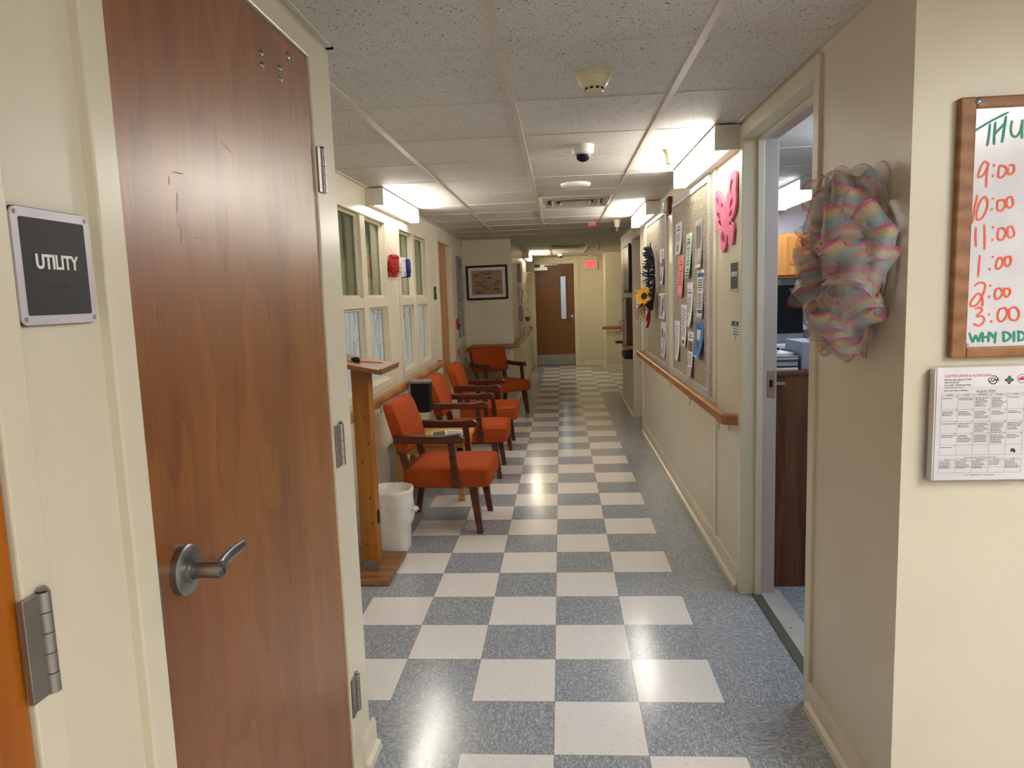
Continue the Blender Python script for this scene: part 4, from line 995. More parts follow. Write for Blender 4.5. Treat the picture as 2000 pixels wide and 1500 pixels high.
for x, z in ((1.037, wz1-.012), (1.04, wz0+.032)):
    M_ = on_f(x, YW-(.022 if z > 1.6 else .014), z); sc = obj('screw', MB().lathe([(.0075, 0), (.0075, .0015), (.004, .003), (.001, .0034)] if z > 1.6 else [(.0038, 0), (.003, .002), (.001, .0026)], M_, 18), M_steel, t, smooth=50)

# ---------------------------------------------------------------- flyer holders below
def holder(x0, x1, z0, z1, label):
    t = thing('flyer_holder', label, 'flyer holder', ((x0+x1)/2, YW, z0))
    mb = MB(); y0, y1 = YW-.036, YW-.001
    mb.box(x0, x1, y1-.003, y1, z0, z1); mb.box(x0, x1, y0, y0+.0025, z0, z1-.05)
    mb.box(x0, x0+.0025, y0, y1, z0, z1-.02); mb.box(x1-.0025, x1, y0, y1, z0, z1-.02); mb.box(x0, x1, y0, y1, z0, z0+.0025)
    obj('holder_shell', mb, M_acryl, t); return t
hx0, hx1, hz0, hz1 = .953, 1.185, .984, 1.270
holder(hx0, hx1, hz0, hz1, 'clear acrylic flyer holder below the whiteboard')
holder(1.19, 1.42, hz0, hz1, 'second clear flyer holder at the edge of the frame')
t = thing('flyer', 'white August activity calendar flyers in the acrylic holder', 'flyer', (1.07, YW-.02, hz0+.003))
fw_, fh = .216, .279; fx0 = .963; fz0 = hz0+.004
pst = obj('flyer_stack', MB().box(fx0-.004, fx0+fw_+.002, YW-.03, YW-.006, fz0, fz0+fh-.004), M_paper, t)
FM = on_f(fx0, YW-.0312, fz0)
top = obj('front_page', MB().box(0, fw_, 0, fh, 0, .0006, FM), M_paper, t)
def at(x, y): return FM @ Matrix.Translation((x*fw_, fh*(1-y), .0006))
mb = MB(); mb.text('CLAYTON CENTER for ACTIVE AGING', .0085, at(.08, .075), .0002, 'LEFT', width=.108, bold=.0001, shear=.2); obj('title', mb, M_redink, top)
mb = MB()
for k, (s, wd) in enumerate((('4004 Dairy Road, Clayton, NC 27520', .062), ('Phone: 919-553-4350', .034), ('Hours: 8:00 - 5:00 Monday-Friday', .062), ('', 0), ('Senior Center Program Coordinator', .055))):
    if s: mb.text(s, .0058, at(.08, .108+.0235*k), .0002, 'LEFT', width=wd, bold=.0001 if k < 3 else 0)
obj('address_lines', mb, M_ink, top)
mb = MB(); mb.text('August 2026', .0098, at(.53, .213), .0002, width=.044); mb.box(-.0, .045, -.0006, .0006, 0, .0002, at(.08, .176)); obj('month_heading', mb, M_navyink, top)
# logos
mb = MB(); c = at(.605, .115)
def arc(mb, cm, r0, r1, a0, a1, n=24):
    for i in range(n):
        q = [cm @ Vector((rr*math.cos(a), rr*math.sin(a), .0002)) for a, rr in ((R(a0+(a1-a0)*i/n), r0), (R(a0+(a1-a0)*(i+1)/n), r0), (R(a0+(a1-a0)*(i+1)/n), r1), (R(a0+(a1-a0)*i/n), r1))]
        mb.bm.faces.new([mb.bm.verts.new(p) for p in q])
arc(mb, c, .0085, .0105, -20, 120); arc(mb, c, .0085, .0105, 190, 330); arc(mb, c, .0112, .0118, 200, 320)
mb.text('CCAA', .0125, c, .0004, width=.026, bold=.0004); obj('round_logo', mb, M_ink, top)
mb = MB(); c = at(.775, .12)
for k in range(4): mb.box(.0062, .0098, -.003, .003, 0, .0002, c @ Matrix.Rotation(PI/2*k, 4, 'Z'))
obj('diamond_logo', mb, M_ink, top); mb = MB(); mb.box(-.0055, .0055, -.0055, .0055, .0001, .0003, c @ Matrix.Rotation(R(45), 4, 'Z')); mb.box(-.0058, .0058, -.0058, .0058, .0001, .0002, c); obj('green_emblem', mb, M_greenink, top)
mb = MB(); c = at(.91, .11); arc(mb, c, .0098, .0112, 0, 360, 32); obj('blue_ring', mb, M_navyink, top); mb = MB(); mb.box(-.0075, .0075, -.004, .0015, 0, .0002, c); mb.box(-.0035, .0035, .0018, .005, 0, .0002, c); obj('ring_emblem', mb, M_redink, top)
g = MB(); ink = MB(); bold = MB()
X0, X1 = .055, .945; rowy = [.235, .25, .37, .475, .58, .685, .775]
def hl(y, a=X0, b=X1): g.box(0, (b-a)*fw_, -.0003, .0003, 0, .0002, at(a, y))
def vl(x, y0, y1): g.box(-.0003, .0003, -(y1-y0)*fh, 0, 0, .0002, at(x, y0))
for y in rowy: hl(y)
for i in range(6): vl(X0+(X1-X0)*i/5, rowy[0], rowy[-1])
for i, dname in enumerate(('Monday', 'Tuesday', 'Wednesday', 'Thursday', 'Friday')): ink.text(dname, .0046, at(X0+(X1-X0)*(i+.5)/5, .2425), .0002)
cells = {(0, 0): 1, (0, 1): 2, (0, 2): -6, (0, 3): -7, (0, 4): 1, (1, 0): 3, (1, 1): 3, (1, 2): -5, (1, 3): -3, (1, 4): 2, (2, 0): 1, (2, 1): 3, (2, 2): -6, (2, 3): -7, (2, 4): 5, (3, 0): 2, (3, 1): 5, (3, 2): -5, (3, 3): -6, (3, 4): 3, (4, 0): 1}
rd = random.Random(4); cw = (X1-X0)/5
for (r_, c_), n in cells.items():
    x = X0+cw*c_; y = rowy[1+r_]; day = 3+7*r_+c_
    ink.text(str(day), .0044, at(x+cw-.018, y+.009), .0002)
    m = bold if n < 0 else ink
    for k in range(abs(n)):
        L = rd.uniform(.5, .88)*cw*fw_; yy = y+.020+.0138*k
        q = 0
        while q < L:
            wl = rd.uniform(.002, .006); m.box(q, min(q+wl, L), -.0009, .0007, 0, .0002, at(x+.012, yy)); q += wl+.0012
ink.text('August Activities (Dates, Times, Poems, Notices, Menu)', .0044, at(.5, .797), .0002, width=.076)
for y in (.81, .825, .885, .935): hl(y)
for i in range(6): vl(X0+cw*i, .81, .935)
for i in range(5):
    ink.text(('Monday', 'Tuesday', 'Wednesday', 'Thursday', 'Friday')[i], .004, at(X0+cw*(i+.5), .8175), .0002)
    for k in range(5 if i != 3 else 3):
        L = rd.uniform(.55, .9)*cw*fw_; q = 0
        while q < L:
            wl = rd.uniform(.002, .006); ink.box(q, min(q+wl, L), -.0008, .0006, 0, .0002, at(X0+cw*i+.008, .836+.0135*k)); q += wl+.0012
ink.text('No Fee   * Registration Required   ** Donations Accepted', .0042, at(.5, .955), .0002, width=.07)
obj('calendar_grid', g, M_greyink, top); obj('fine_print', ink, M_ink, top); obj('bold_print', bold, M_ink, top)
mb = MB(); c = at(.85, .735); mb.ball(c.translation, .0045, 10, 6, (1.3, .12, .8)); mb.ball(c @ Vector((.004, -.004, 0)), .0032, 10, 6, (1, .12, 1)); mb.ball(c @ Vector((-.003, -.004, 0)), .002, 8, 6, (1, .12, 1)); obj('bee_print', mb, M_ink, top)
obj_ = thing('flyer', 'white flyer in the second holder cut by the photo edge', 'flyer', (1.3, YW-.02, hz0+.003)); obj('flyer_stack', MB().box(1.197, 1.413, YW-.03, YW-.006, fz0, fz0+fh), M_paper, obj_)

# ---------------------------------------------------------------- pink foam butterfly
BF_O=[(1.517,1.885),(1.53,1.922),(1.504,1.937),(1.484,1.942),(1.466,1.972),(1.454,2.004),(1.43,2.024),(1.381,2.025),(1.337,2.007),(1.332,1.957),(1.34,1.919),(1.335,1.88),(1.358,1.843),(1.387,1.815),(1.431,1.798),(1.393,1.781),(1.381,1.754),(1.395,1.715),(1.411,1.686),(1.444,1.683),(1.483,1.691),(1.488,1.722),(1.512,1.739),(1.533,1.719),(1.549,1.69),(1.581,1.668),(1.608,1.654),(1.651,1.679),(1.66,1.723),(1.68,1.759),(1.739,1.786),(1.769,1.827),(1.76,1.87),(1.785,1.917),(1.785,1.962),(1.755,1.982),(1.682,1.954),(1.617,1.915),(1.584,1.896),(1.568,1.909),(1.551,1.889)]
BF_H=[[(1.429,1.983),(1.399,1.973),(1.416,1.93),(1.445,1.922)],[(1.403,1.894),(1.427,1.868),(1.452,1.859),(1.435,1.892)],[(1.419,1.844),(1.439,1.823),(1.467,1.823),(1.452,1.841)],[(1.749,1.941),(1.719,1.928),(1.707,1.892),(1.737,1.899)],[(1.731,1.864),(1.696,1.857),(1.684,1.837),(1.725,1.838)],[(1.704,1.82),(1.661,1.817),(1.655,1.794),(1.683,1.796)],[(1.461,1.787),(1.415,1.774),(1.41,1.757),(1.435,1.776)],[(1.623,1.757),(1.61,1.759),(1.609,1.707),(1.631,1.708)],[(1.576,1.747),(1.566,1.746),(1.57,1.704),(1.587,1.705)],[(1.633,1.899),(1.583,1.851),(1.567,1.825),(1.605,1.853)]]
def flat_fill(outline, holes, x0, x1):
    cu = bpy.data.curves.new('cut', 'CURVE'); cu.dimensions = '2D'; cu.fill_mode = 'BOTH'; cu.extrude = abs(x1-x0)/2; cu.resolution_u = 5
    cu.bevel_depth = .0
    for L in [outline]+holes:
        c0 = (sum(p[0] for p in L)/len(L), sum(p[1] for p in L)/len(L))
        if L is not outline: L = [(c0[0]+(y-c0[0])*1.3, c0[1]+(z-c0[1])*1.12) for y, z in L]
        sp_ = cu.splines.new('BEZIER'); sp_.bezier_points.add(len(L)-1); sp_.use_cyclic_u = True
        for p, (y, z) in zip(sp_.bezier_points, L): p.co = (-y, z, 0); p.handle_left_type = p.handle_right_type = 'AUTO'
    o = bpy.data.objects.new('cut', cu); C.objects.link(o); dg = bpy.context.evaluated_depsgraph_get(); dg.update()
    me = bpy.data.meshes.new_from_object(o.evaluated_get(dg)); bpy.data.objects.remove(o); bpy.data.curves.remove(cu)
    me.transform(frame(((x0+x1)/2, 0, 0), *RW)); mb = MB(); mb.bm.from_mesh(me); bpy.data.meshes.remove(me)
    bmesh.ops.remove_doubles(mb.bm, verts=mb.bm.verts, dist=1e-5); return mb
tag(obj('butterfly_cutout', flat_fill(BF_O, BF_H, XR-.015, XR-.005), M_pinkf), 'pink foam butterfly cutout on the wall above the OFFICE sign', 'wall decoration')

# ---------------------------------------------------------------- ribbon wreath
rd = random.Random(11)
WC = Vector((.872, -.085, 1.535))
t = thing('ribbon_wreath', 'large pastel ruffled mesh ribbon wreath beside the open office doorway', 'wreath', (XR-.03, WC.y, 1.27))
mb = MB(); mb.tube([WC+Vector((.012, .165*math.cos(2*PI*k/36), .175*math.sin(2*PI*k/36))) for k in range(37)], .006, 8); obj('wire_ring', mb, M_hinge, t)
mb = MB(); mb.box(.862, .868, WC.y-.09, WC.y+.10, WC.z-.14, WC.z+.13); plq = obj('plaque', mb, M_cream, t)
mb = MB()
for k in range(9):
    p = Vector((.8605, WC.y+rd.uniform(-.07, .08), WC.z+rd.uniform(-.12, .11)))
    mb.tube([p+Vector((0, .02*math.cos(a)*(1-a/16), .02*math.sin(a)*(1-a/16))) for a in [.7*i for i in range(16)]], .002, 5)
obj('rose_print', mb, M_redp, plq)
def ruffle(base, n, ax, h, wd, fl, tw):
    n, ax = n.normalized(), ax.normalized(); s = n.cross(ax).normalized()
    def fn(u, v):
        a = u*2*PI*.93+.2; vv = v-.5
        k = 1+fl*vv+.10*math.sin(9*u+tw)*abs(vv)*2
        rad = h*.5*k
        p = base+n*(rad*(1-math.cos(a)))+s*(rad*.86*math.sin(a))+ax*(wd*vv*(1+.1*math.sin(3*a+tw)))
        p += n*(.012*math.sin(7*u*2+tw)*vv)+s*(.01*math.cos(11*u+tw)*vv)
        if p.x > XR-.006: p.x = XR-.006
        return p
    mb = MB(); mb.sheet(20, 7, fn, uv=True); return mb
for ring, (rad, cnt, hh) in enumerate(((.182, 26, .075), (.172, 28, .088), (.165, 20, .07))):
    for k in range(cnt):
        if ring == 2 and math.cos(2*PI*k/cnt) > -.25: continue
        a = 2*PI*(k+.5*(ring % 2))/cnt+rd.uniform(-.08, .08); rq = rad+rd.uniform(-.015, .015)
        radial = Vector((0, math.cos(a), math.sin(a))); tang = Vector((0, -math.sin(a), math.cos(a)))
        base = Vector((.872-.03*ring-rd.uniform(0, .02), WC.y, WC.z))+radial*rq*.96
        out = Vector((-(.35+.45*ring+rd.uniform(-.15, .25)), 0, 0))
        n = out+radial*((.75, .4, .05)[ring]+rd.uniform(-.3, .3))+tang*rd.uniform(-.45, .45)
        ax = tang*rd.uniform(.4, 1)+Vector((rd.uniform(-.9, .9), 0, 0))+radial*rd.uniform(-.7, .7)
        ax = ax-n*(ax.dot(n)/n.length_squared)
        far = math.cos(a) > .1 and ring == 1
        if far: n = n+radial*.5+Vector((.25, 0, 0))
        obj('ribbon_loop', ruffle(base, n, ax, hh*(.8 if far else 1)*rd.uniform(.85, 1.15), rd.uniform(.075, .11), rd.uniform(-.7, .7), rd.uniform(0, 6)), M_deco, t, smooth=80)

# ---------------------------------------------------------------- navy wreath with sunflower
t = thing('sunflower_wreath', 'navy wreath with a sunflower and red ribbon on the farther tack board', 'wreath', (XR-.03, 4.42, 1.3))
SC = Vector((.835, 4.40, 1.585)); mb = MB(); rd = random.Random(3)
mb.tube([SC+Vector((0, .19*math.cos(2*PI*k/40), .235*math.sin(2*PI*k/40))) for k in range(41)], .009, 8)
obj('wreath_ring', mb, M_navy, t, smooth=60)
mb = MB()
for k in range(260):
    a = 2*PI*k/260*1.0+rd.uniform(-.02, .02); c = SC+Vector((0, .19*math.cos(a), .235*math.sin(a)))
    b_ = rd.uniform(0, 2*PI); radial = Vector((0, math.cos(a), math.sin(a)))
    d = (radial*math.cos(b_)+Vector((-1, 0, 0))*abs(math.sin(b_))).normalized(); tg = Vector((0, -math.sin(a), math.cos(a)))*rd.uniform(-.5, .5)
    d = (d+tg).normalized(); L = rd.uniform(.045, .075)
    if (c+d*L).x > XR-.025: L *= .5
    mb.tube([c, c+d*L*.6, c+d*L], [.005, .006, .003], 4)
s_ = obj('burlap_tuft', mb, M_navy, t); s_['kind'] = 'stuff'
mb = MB(); mb.tube([SC+Vector((0, 0, .25)), SC+Vector((.03, .0, .30))], .003, 6); obj('hanger', mb, M_alu, t)
FC = Vector((.768, 4.36, 1.432)); fn_ = Vector((-.62, -.75, .18)).normalized(); fx = fn_.cross(Vector((0, 0, 1))).normalized(); fy = fx.cross(fn_)
fl_ = obj('sunflower', MB().lathe([(.03, -.005), (.034, .006), (.02, .014), (.001, .012)], frame(FC, fx, fy), 20), M_brownc, t, smooth=50)
for k in range(22):
    a = 2*PI*k/22; r_ = (.03, .028)[k % 2]; L = (.058, .048)[k % 2]*rd.uniform(.8, 1.2)
    dr = fx*math.cos(a)+fy*math.sin(a); sd = fx*-math.sin(a)+fy*math.cos(a); lift = (.25, -.15)[k % 2]
    mb = MB(); mb.sheet(6, 4, lambda u, v: FC+dr*(r_+L*u)+sd*((v-.5)*.026*math.sin(PI*min(.12+u*.88, .985))**.8)+fn_*(lift*L*u*u+.004*(1-abs(2*v-1))-.001*(k % 2)))
    obj('petal', mb, M_yellow, fl_, smooth=70)
def puff(nm, mt, pts, r):
    mb = MB()
    for p in pts: mb.ball(p, r, 8, 6)
    return obj(nm, mb, mt, t, smooth=60)
for k in range(4):
    c = Vector((.725+.012*rd.random(), 4.43+.03*rd.uniform(-1, 1), 1.345+.022*k)); puff('cotton_boll', M_paper, [c+Vector((rd.uniform(-.012, .012), rd.uniform(-.014, .014), rd.uniform(-.014, .014))) for _ in range(4)], .014)
for k in range(3):
    c = Vector((.775+.012*k, 4.40+.03*k, 1.50+.006*k)); mb = MB()
    for j in range(6):
        a = j; mb.sheet(4, 2, lambda u, v: c+Vector((-.02*u, .05*u*math.cos(a)+.016*(v-.5), .05*u*math.sin(a)+.02+.012*math.sin(PI*u)*(v-.5))))
    obj('cream_leaf', mb, M_cream, t, smooth=70)
mb, ml, mb3 = MB(), MB(), MB()
for k in range(30):
    a = R(200+140*k/30); p0 = Vector((.77, 4.38, 1.365)); d = Vector((-.75*rd.random()+.12, math.cos(a), math.sin(a)*.62)).normalized(); L = rd.uniform(.08, .16)
    p1 = p0+d*L; mb.tube([p0, p0+d*L*.5+Vector((0, 0, .012)), p1], .0018, 4)
    for j in range(4): mb3.ball(p0+d*L*(.55+.15*j)+Vector((rd.uniform(-.005, .005),)*3), .006, 6, 4)
    if k % 2: ml.sheet(4, 2, lambda u, v: p0+d*L*.7*u+Vector((-.01*u, .018*(v-.5)*math.sin(PI*u), .026*(v-.5)*math.sin(PI*u)+.02*u)))
obj('dried_stem', mb, M_olive, t); s_ = obj('dried_bloom', mb3, M_berry, t, smooth=60); s_['kind'] = 'stuff'; obj('olive_leaf', ml, M_olive, t, smooth=70)
for k, (dy, dz) in enumerate(((.0, -.17), (-.03, -.11))):
    mb = MB(); mb.sheet(8, 2, lambda u, v: Vector((.80+.012*math.sin(4*u+k)+.026*(v-.5), 4.37+dy*u+.02*(v-.5)+.01*math.sin(5*u), 1.33+dz*u+.006*(v-.5)))); obj('ribbon_tail', mb, M_crim, t, smooth=70)
t.location.y -= .25; t.location.x += .008

# ---------------------------------------------------------------- alarm devices and switches
t = thing('strobe_alarm', 'red fire alarm strobe with clear lens between the tack boards', 'fire alarm', (XR, 3.39, 2.04))
obj('back_box', MB().box(XR-.032, XR, 3.33, 3.45, 2.035, 2.165), M_dred, t, bevel=.006)
mb = MB(); mb.rings([[Vector((XR-.03-o, 3.39+sy*(.048-i), 2.10+sz*(.05-i))) for sy, sz in ((-1, -1), (1, -1), (1, 1), (-1, 1))] for o, i in ((0, 0), (.012, .002), (.024, .012), (.03, .026))]); obj('clear_lens', mb, M_clear2, t, bevel=.006, seg=3)
mb = MB().box(XR-.055, XR-.03, 3.375, 3.405, 2.06, 2.14); obj('reflector', mb, M_alu, t)
obj('fire_lettering', MB().text('FIRE', .022, frame((XR-.0325, 3.437, 2.10), (0, 0, 1), (0, 1, 0)), .0006), M_white, t)
t = thing('pull_station', 'red fire alarm pull station beside the grey glass panel', 'fire alarm', (XC, 6.6, 1.08))
obj('back_plate', MB().box(XC, XC+.03, 6.56, 6.66, 1.085, 1.215), M_redp, t, bevel=.006); obj('pull_handle', MB().box(XC+.03, XC+.048, 6.575, 6.645, 1.12, 1.15), M_redp, t, bevel=.004); obj('handle_strip', MB().box(XC+.03, XC+.031, 6.575, 6.645, 1.165, 1.18), M_white, t)
t = thing('glass_panel', 'tall grey glass-fronted panel on the wall by the pull station', 'wall panel', (XC, 6.9, .98))
obj('panel_back', MB().box(XC, XC+.012, 6.72, 7.10, .975, 1.985), M_greypanel, t); mb = MB()
for a in ((6.72, 6.74, .975, 1.985), (7.08, 7.10, .975, 1.985), (6.74, 7.08, .975, .995), (6.74, 7.08, 1.965, 1.985)): mb.box(XC+.01, XC+.022, *a)
obj('panel_frame', mb, M_steel, t); obj('panel_header', MB().box(XC+.012, XC+.014, 6.74, 7.08, 1.83, 1.965), M_grey, t)
def plate(name, label, M, cat, toggle):
    t = thing(name, label, cat, M.translation); obj('cover_plate', MB().box(-.036, .036, -.058, .058, 0, .006, M), M_ivory if toggle else M_white, t, bevel=.003)
    if toggle: obj('toggle', MB().box(-.006, .006, -.011, .011, .006, .016, M), M_ivory, t)
    else:
        mb = MB(); mb.box(-.012, .012, .008, .032, .006, .0075, M); mb.box(-.012, .012, -.032, -.008, .006, .0075, M); obj('socket_face', mb, M_grey, t)
plate('light_switch', 'ivory light switch under the EXIT sign', on_f(.515, YE-.001, 1.145), 'switch', True)
plate('wall_outlet', 'white outlet box under the rail beside the angled armchair', on_f(-.67, YJ-.001, .74), 'outlet', False)
t = thing('exit_sign', 'lit red EXIT sign on the end wall', 'sign', (.68, YE-.03, 1.94))
obj('sign_housing', MB().box(.545, .815, YE-.045, YE, 1.937, 2.14), M_ivory, t, bevel=.006)
mb = MB().text('EXIT', .165, on_f(.68, YE-.0455, 2.04), .003, width=.20, bold=.004); obj('exit_lettering', mb, M_exit, t)

# ---------------------------------------------------------------- sequin ornament, picture
t = thing('sequin_ornament', 'red, white and blue sequin ornament hung between the windows', 'wall decoration', (XC+.03, 3.32, 1.64))
rd = random.Random(9)
for nm, mt, yo, top, tl in (('red_strand', M_sparkr, -.15, 1.80, .03), ('white_strand', M_sparkw, .0, 1.79, .0), ('blue_strand', M_sparkb, .15, 1.785, -.05)):
    mb = MB(); n = 9
    prof = []
    pts = [Vector((XC+.05+(.022 if nm[0] == 'w' else .03 if nm[0] == 'b' else 0), 3.28+yo-tl*(0 if k else 0)+(-.045 if nm[0] == 'r' else .03 if nm[0] == 'b' else 0)*(-1)*(1-k/n)*.6+.0, top-(top-1.645)*k/n)) for k in range(n+1)]
    mb.tube(pts, [.03+.012*math.sin(PI*min(max(k/n, .12), .88))+rd.uniform(-.003, .003) for k in range(n+1)], 12)
    for k in range(60):
        p = pts[rd.randrange(1, n)]; a = rd.uniform(-PI/2, PI/2); dv = Vector((math.cos(a), math.sin(a), 0)); q = p+dv*.04+Vector((0, 0, rd.uniform(-.01, .01)))
        mb.ball(q, .008, 6, 4, (.5, .6, 1))
    obj(nm, mb, mt, t, smooth=50)
mb = MB(); mb.tube([Vector((XC+.03, 3.29, 1.79)), Vector((XC+.006, 3.235, 1.875)), Vector((XC+.006, 3.23, 1.875)), Vector((XC+.03, 3.24, 1.79))], .0018, 6); obj('hanging_cord', mb, M_pinkp, t)
t = thing('framed_picture', 'black-framed brown script picture above the angled armchair', 'picture', (-.913, YJ-.02, 1.433))
PM = on_f(-.913, YJ-.002, 1.659) @ Matrix.Rotation(R(.6), 4, 'Z'); mb = MB(); W_, H_, f = .277, .227, .028
for a in ((-W_, -W_+f, -H_, H_), (W_-f, W_, -H_, H_), (-W_+f, W_-f, -H_, -H_+f), (-W_+f, W_-f, H_-f, H_)): mb.box(a[0], a[1], a[2], a[3], 0, .022, PM)
obj('picture_frame', mb, M_black, t, bevel=.003)
obj('mat_board', MB().box(-W_+f, W_-f, -H_+f, H_-f, 0, .006, PM), M_mat, t)
ar = obj('print', MB().box(-W_+.072, W_-.072, -H_+.066, H_-.066, .006, .007, PM), M_art, t)
mb, mp = MB(), MB(); rd = random.Random(21)
for (s, sz, x, y, wd) in (('Let', .07, -.12, .0, .09),):
    (mp if sz < .031 else mb).text(s, sz, PM @ Matrix.Translation((x, y, .0071)), .0004, width=wd, shear=.35)
for k in range(44):
    x, y = rd.uniform(-.18, .17), rd.choice((.11, .13, .14, .06, .01, -.02, -.05, -.09, -.13))
    if x < -.04 and -.04 < y < .03: x += .12
    pts = [PM @ Vector((min(max(x+.006*i*rd.uniform(.6, 1.3), -.2), .2), min(max(y+.012*math.sin(i*1.3+k), -.155), .155), .0074)) for i in range(10)]
    (mb if k % 3 else mp).tube(pts, .0026, 4)
obj('dark_script', mb, M_artink, ar); obj('pale_script', mp, M_artpale, ar)
obj('picture_glass', MB().box(-W_+f, W_-f, -H_+f, H_-f, .012, .013, PM), M_acryl, t)

# ---------------------------------------------------------------- television and wall cabinet past the boards
t = thing('television', 'black-framed wall television past the second doorway', 'television', (XR-.03, 6.75, 1.46))
obj('tv_case', MB().box(XR-.048, XR-.02, 6.30, 7.0, 1.462, 2.03), M_black, t, bevel=.004)
obj('screen', MB().box(XR-.0495, XR-.048, 6.34, 6.95, 1.50, 2.0), simple('grey_dark_screen', (92, 90, 86), .25), t)
obj('wall_mount', MB().box(XR-.02, XR, 6.5, 6.85, 1.6, 1.9), M_black, t)
t = thing('wall_cabinet', 'narrow dark brown wall cabinet below the television', 'cabinet', (XR-.05, 6.5, .85))
obj('cabinet_body', MB().box(XR-.085, XR, 6.31, 6.75, .86, 1.405), M_dark, t, bevel=.002); obj('cabinet_edge', MB().box(XR-.097, XR-.085, 6.32, 6.6, .86, 1.39), M_clear2, t)
mb = MB(); mb.tube([(XR-.1, 6.35, 1.14), (XR-.15, 6.35, 1.14), (XR-.15, 6.35, 1.02), (XR-.1, 6.35, 1.02)], .005, 6); obj('wire_handle', mb, M_black, t)
t = thing('wall_shelf', 'stub of oak rail with a black tray below the dark cabinet', 'shelf', (XR-.05, 6.5, .72))
obj('rail_stub', MB().box(XR-.085, XR, 6.31, 6.95, .80, .845), M_rail, t, bevel=.008); obj('tray', MB().box(XR-.105, XR, 6.33, 6.75, .685, .76), M_black, t, bevel=.01)
obj('tray_support', MB().box(XR-.02, XR, 6.36, 6.7, .74, .83), M_black, t)
mb = MB(); mb.box(XR-.16, XR-.06, 6.9, 7.1, .832, .862); obj('desk_clamp', mb, M_chairwood, t)

# ---------------------------------------------------------------- hanging pockets on the far wall
for k, (y, z0, z1, lab) in enumerate(((8.75, 1.66, 1.95, 'topmost clear wall pocket with papers on the far wall'), (8.8, 1.36, 1.62, 'second clear wall pocket from the ceiling on the far wall'), (8.85, 1.07, 1.32, 'third clear wall pocket from the ceiling on the far wall'), (8.9, .87, 1.03, 'lowest small wall pocket just over the rail on the far wall'))):
    t = thing('wall_pocket', lab, 'wall pocket', (XF+.03, y+.15, z0), group='clear wall pockets on the far wall')
    obj('pocket_shell', MB().hexa([(XF, y, z0), (XF+.035, y, z0), (XF+.035, y+.28, z0), (XF, y+.28, z0)], [(XF, y, z1-.06), (XF+.06, y, z1-.06), (XF+.06, y+.28, z1-.06), (XF, y+.28, z1-.06)]), M_acryl, t)
    obj('sheet', MB().hexa([(XF+.004, y+.02, z0+.01), (XF+.028, y+.02, z0+.01), (XF+.028, y+.26, z0+.01), (XF+.004, y+.26, z0+.01)], [(XF+.006, y+.02, z1), (XF+.044, y+.02, z1), (XF+.044, y+.26, z1), (XF+.006, y+.26, z1)]), (M_greyp, M_paper, M_mauve, M_paper)[k], t)
t = thing('hanging_garland', 'cream ribbon garland with a small gold basket hanging on the far wall', 'wall decoration', (XF+.05, 10.3, 1.0))
mb = MB(); mb.tube([(XF, 10.45, 1.86), (XF+.15, 10.45, 1.86)], .006, 8); obj('peg', mb, M_gold, t)
mb = MB(); rd = random.Random(2)
for k in range(9): mb.sheet(3, 2, lambda u, v, k=k: Vector((XF+.05+.03*math.sin(k*1.7+2*u), 10.40+.05*(v-.5)+.01*k, 1.85-.085*(k+u)+.015*math.sin(k+v*3))))
obj('ribbon', mb, M_mauve, t, smooth=70)
obj('basket', MB().lathe([(.03, 0), (.045, .03), (.05, .075), (.04, .078)], Matrix.Translation((XF+.06, 10.42, 1.02)), 16), M_gold, t, smooth=50)

# ---------------------------------------------------------------- office behind the doorway
t = thing('credenza', 'dark walnut credenza just inside the office doorway', 'cabinet', (1.5, 1.6, 0))
obj('cabinet_body', MB().box(1.062, 1.95, 1.325, 1.85, 0, 1.053), M_dark, t, bevel=.002); obj('top_panel', MB().box(1.058, 1.96, 1.318, 1.86, 1.053, 1.074), M_dark, t, bevel=.002)
mb = MB(); mb.box(1.06, 1.115, 1.317, 1.325, 1.008, 1.023); mb.box(1.062, 1.108, 1.308, 1.317, 1.011, 1.019); obj('hasp', mb, M_bronze, t)
z = 1.0745
for k, (h, mt, dx, lab) in enumerate(((.012, M_paper, 0, 'lowest white folder on the walnut credenza'), (.008, M_ink, .0, 'thin black folder low in the credenza stack'), (.022, M_folder, .01, 'pale blue binder in the credenza stack'), (.008, M_navyink, 0, 'thin navy folder high in the credenza stack'), (.012, M_paper, .006, 'topmost white folder in the credenza stack'), (.006, M_greyink, .0, 'thin grey folder topping the credenza stack'))):
    o = tag(obj('folder', MB().box(1.066+dx, 1.19, 1.36+dx, 1.66, z, z+h-.0005), mt, bevel=.001), lab, 'folder', 'folders stacked on the credenza'); z += h
mm = Matrix.Translation((1.13, 1.53, z+.003)) @ Matrix.Rotation(R(7), 4, 'Z'); tag(obj('loose_paper', MB().box(-.06, .055, -.1, .1, -.0025, .006, mm), M_paper), 'loose white papers topping the folder stack', 'papers')
t = thing('desk_organizer', 'black spiral-bound pad at the edge of the folder stack', 'notepad', (1.09, 1.52, z+.01)); 
obj('pad', MB().box(1.06, 1.125, 1.44, 1.6, z+.0095, z+.018), M_paper, t); mb = MB()
for k in range(5): mb.cyl((1.07+.012*k, 1.44, z+.0285), (1.07+.012*k, 1.6, z+.0285), .0065, 10)
obj('spiral', mb, M_black, t)
tag(obj('card_box', MB().box(1.205, 1.345, 1.36, 1.62, 1.0745, 1.208), M_box, bevel=.003), 'grey card box standing on the walnut credenza', 'box')
t = thing('office_counter', 'white-topped office counter with oak drawers along the back wall', 'counter', (2.4, 4.3, 0))
obj('counter_top', MB().box(1.5, 3.39, 3.98, 4.545, .955, .985), M_counter, t, bevel=.003); obj('cabinet_body', MB().box(1.52, 3.38, 4.02, 4.54, 0, .955), M_cab, t)
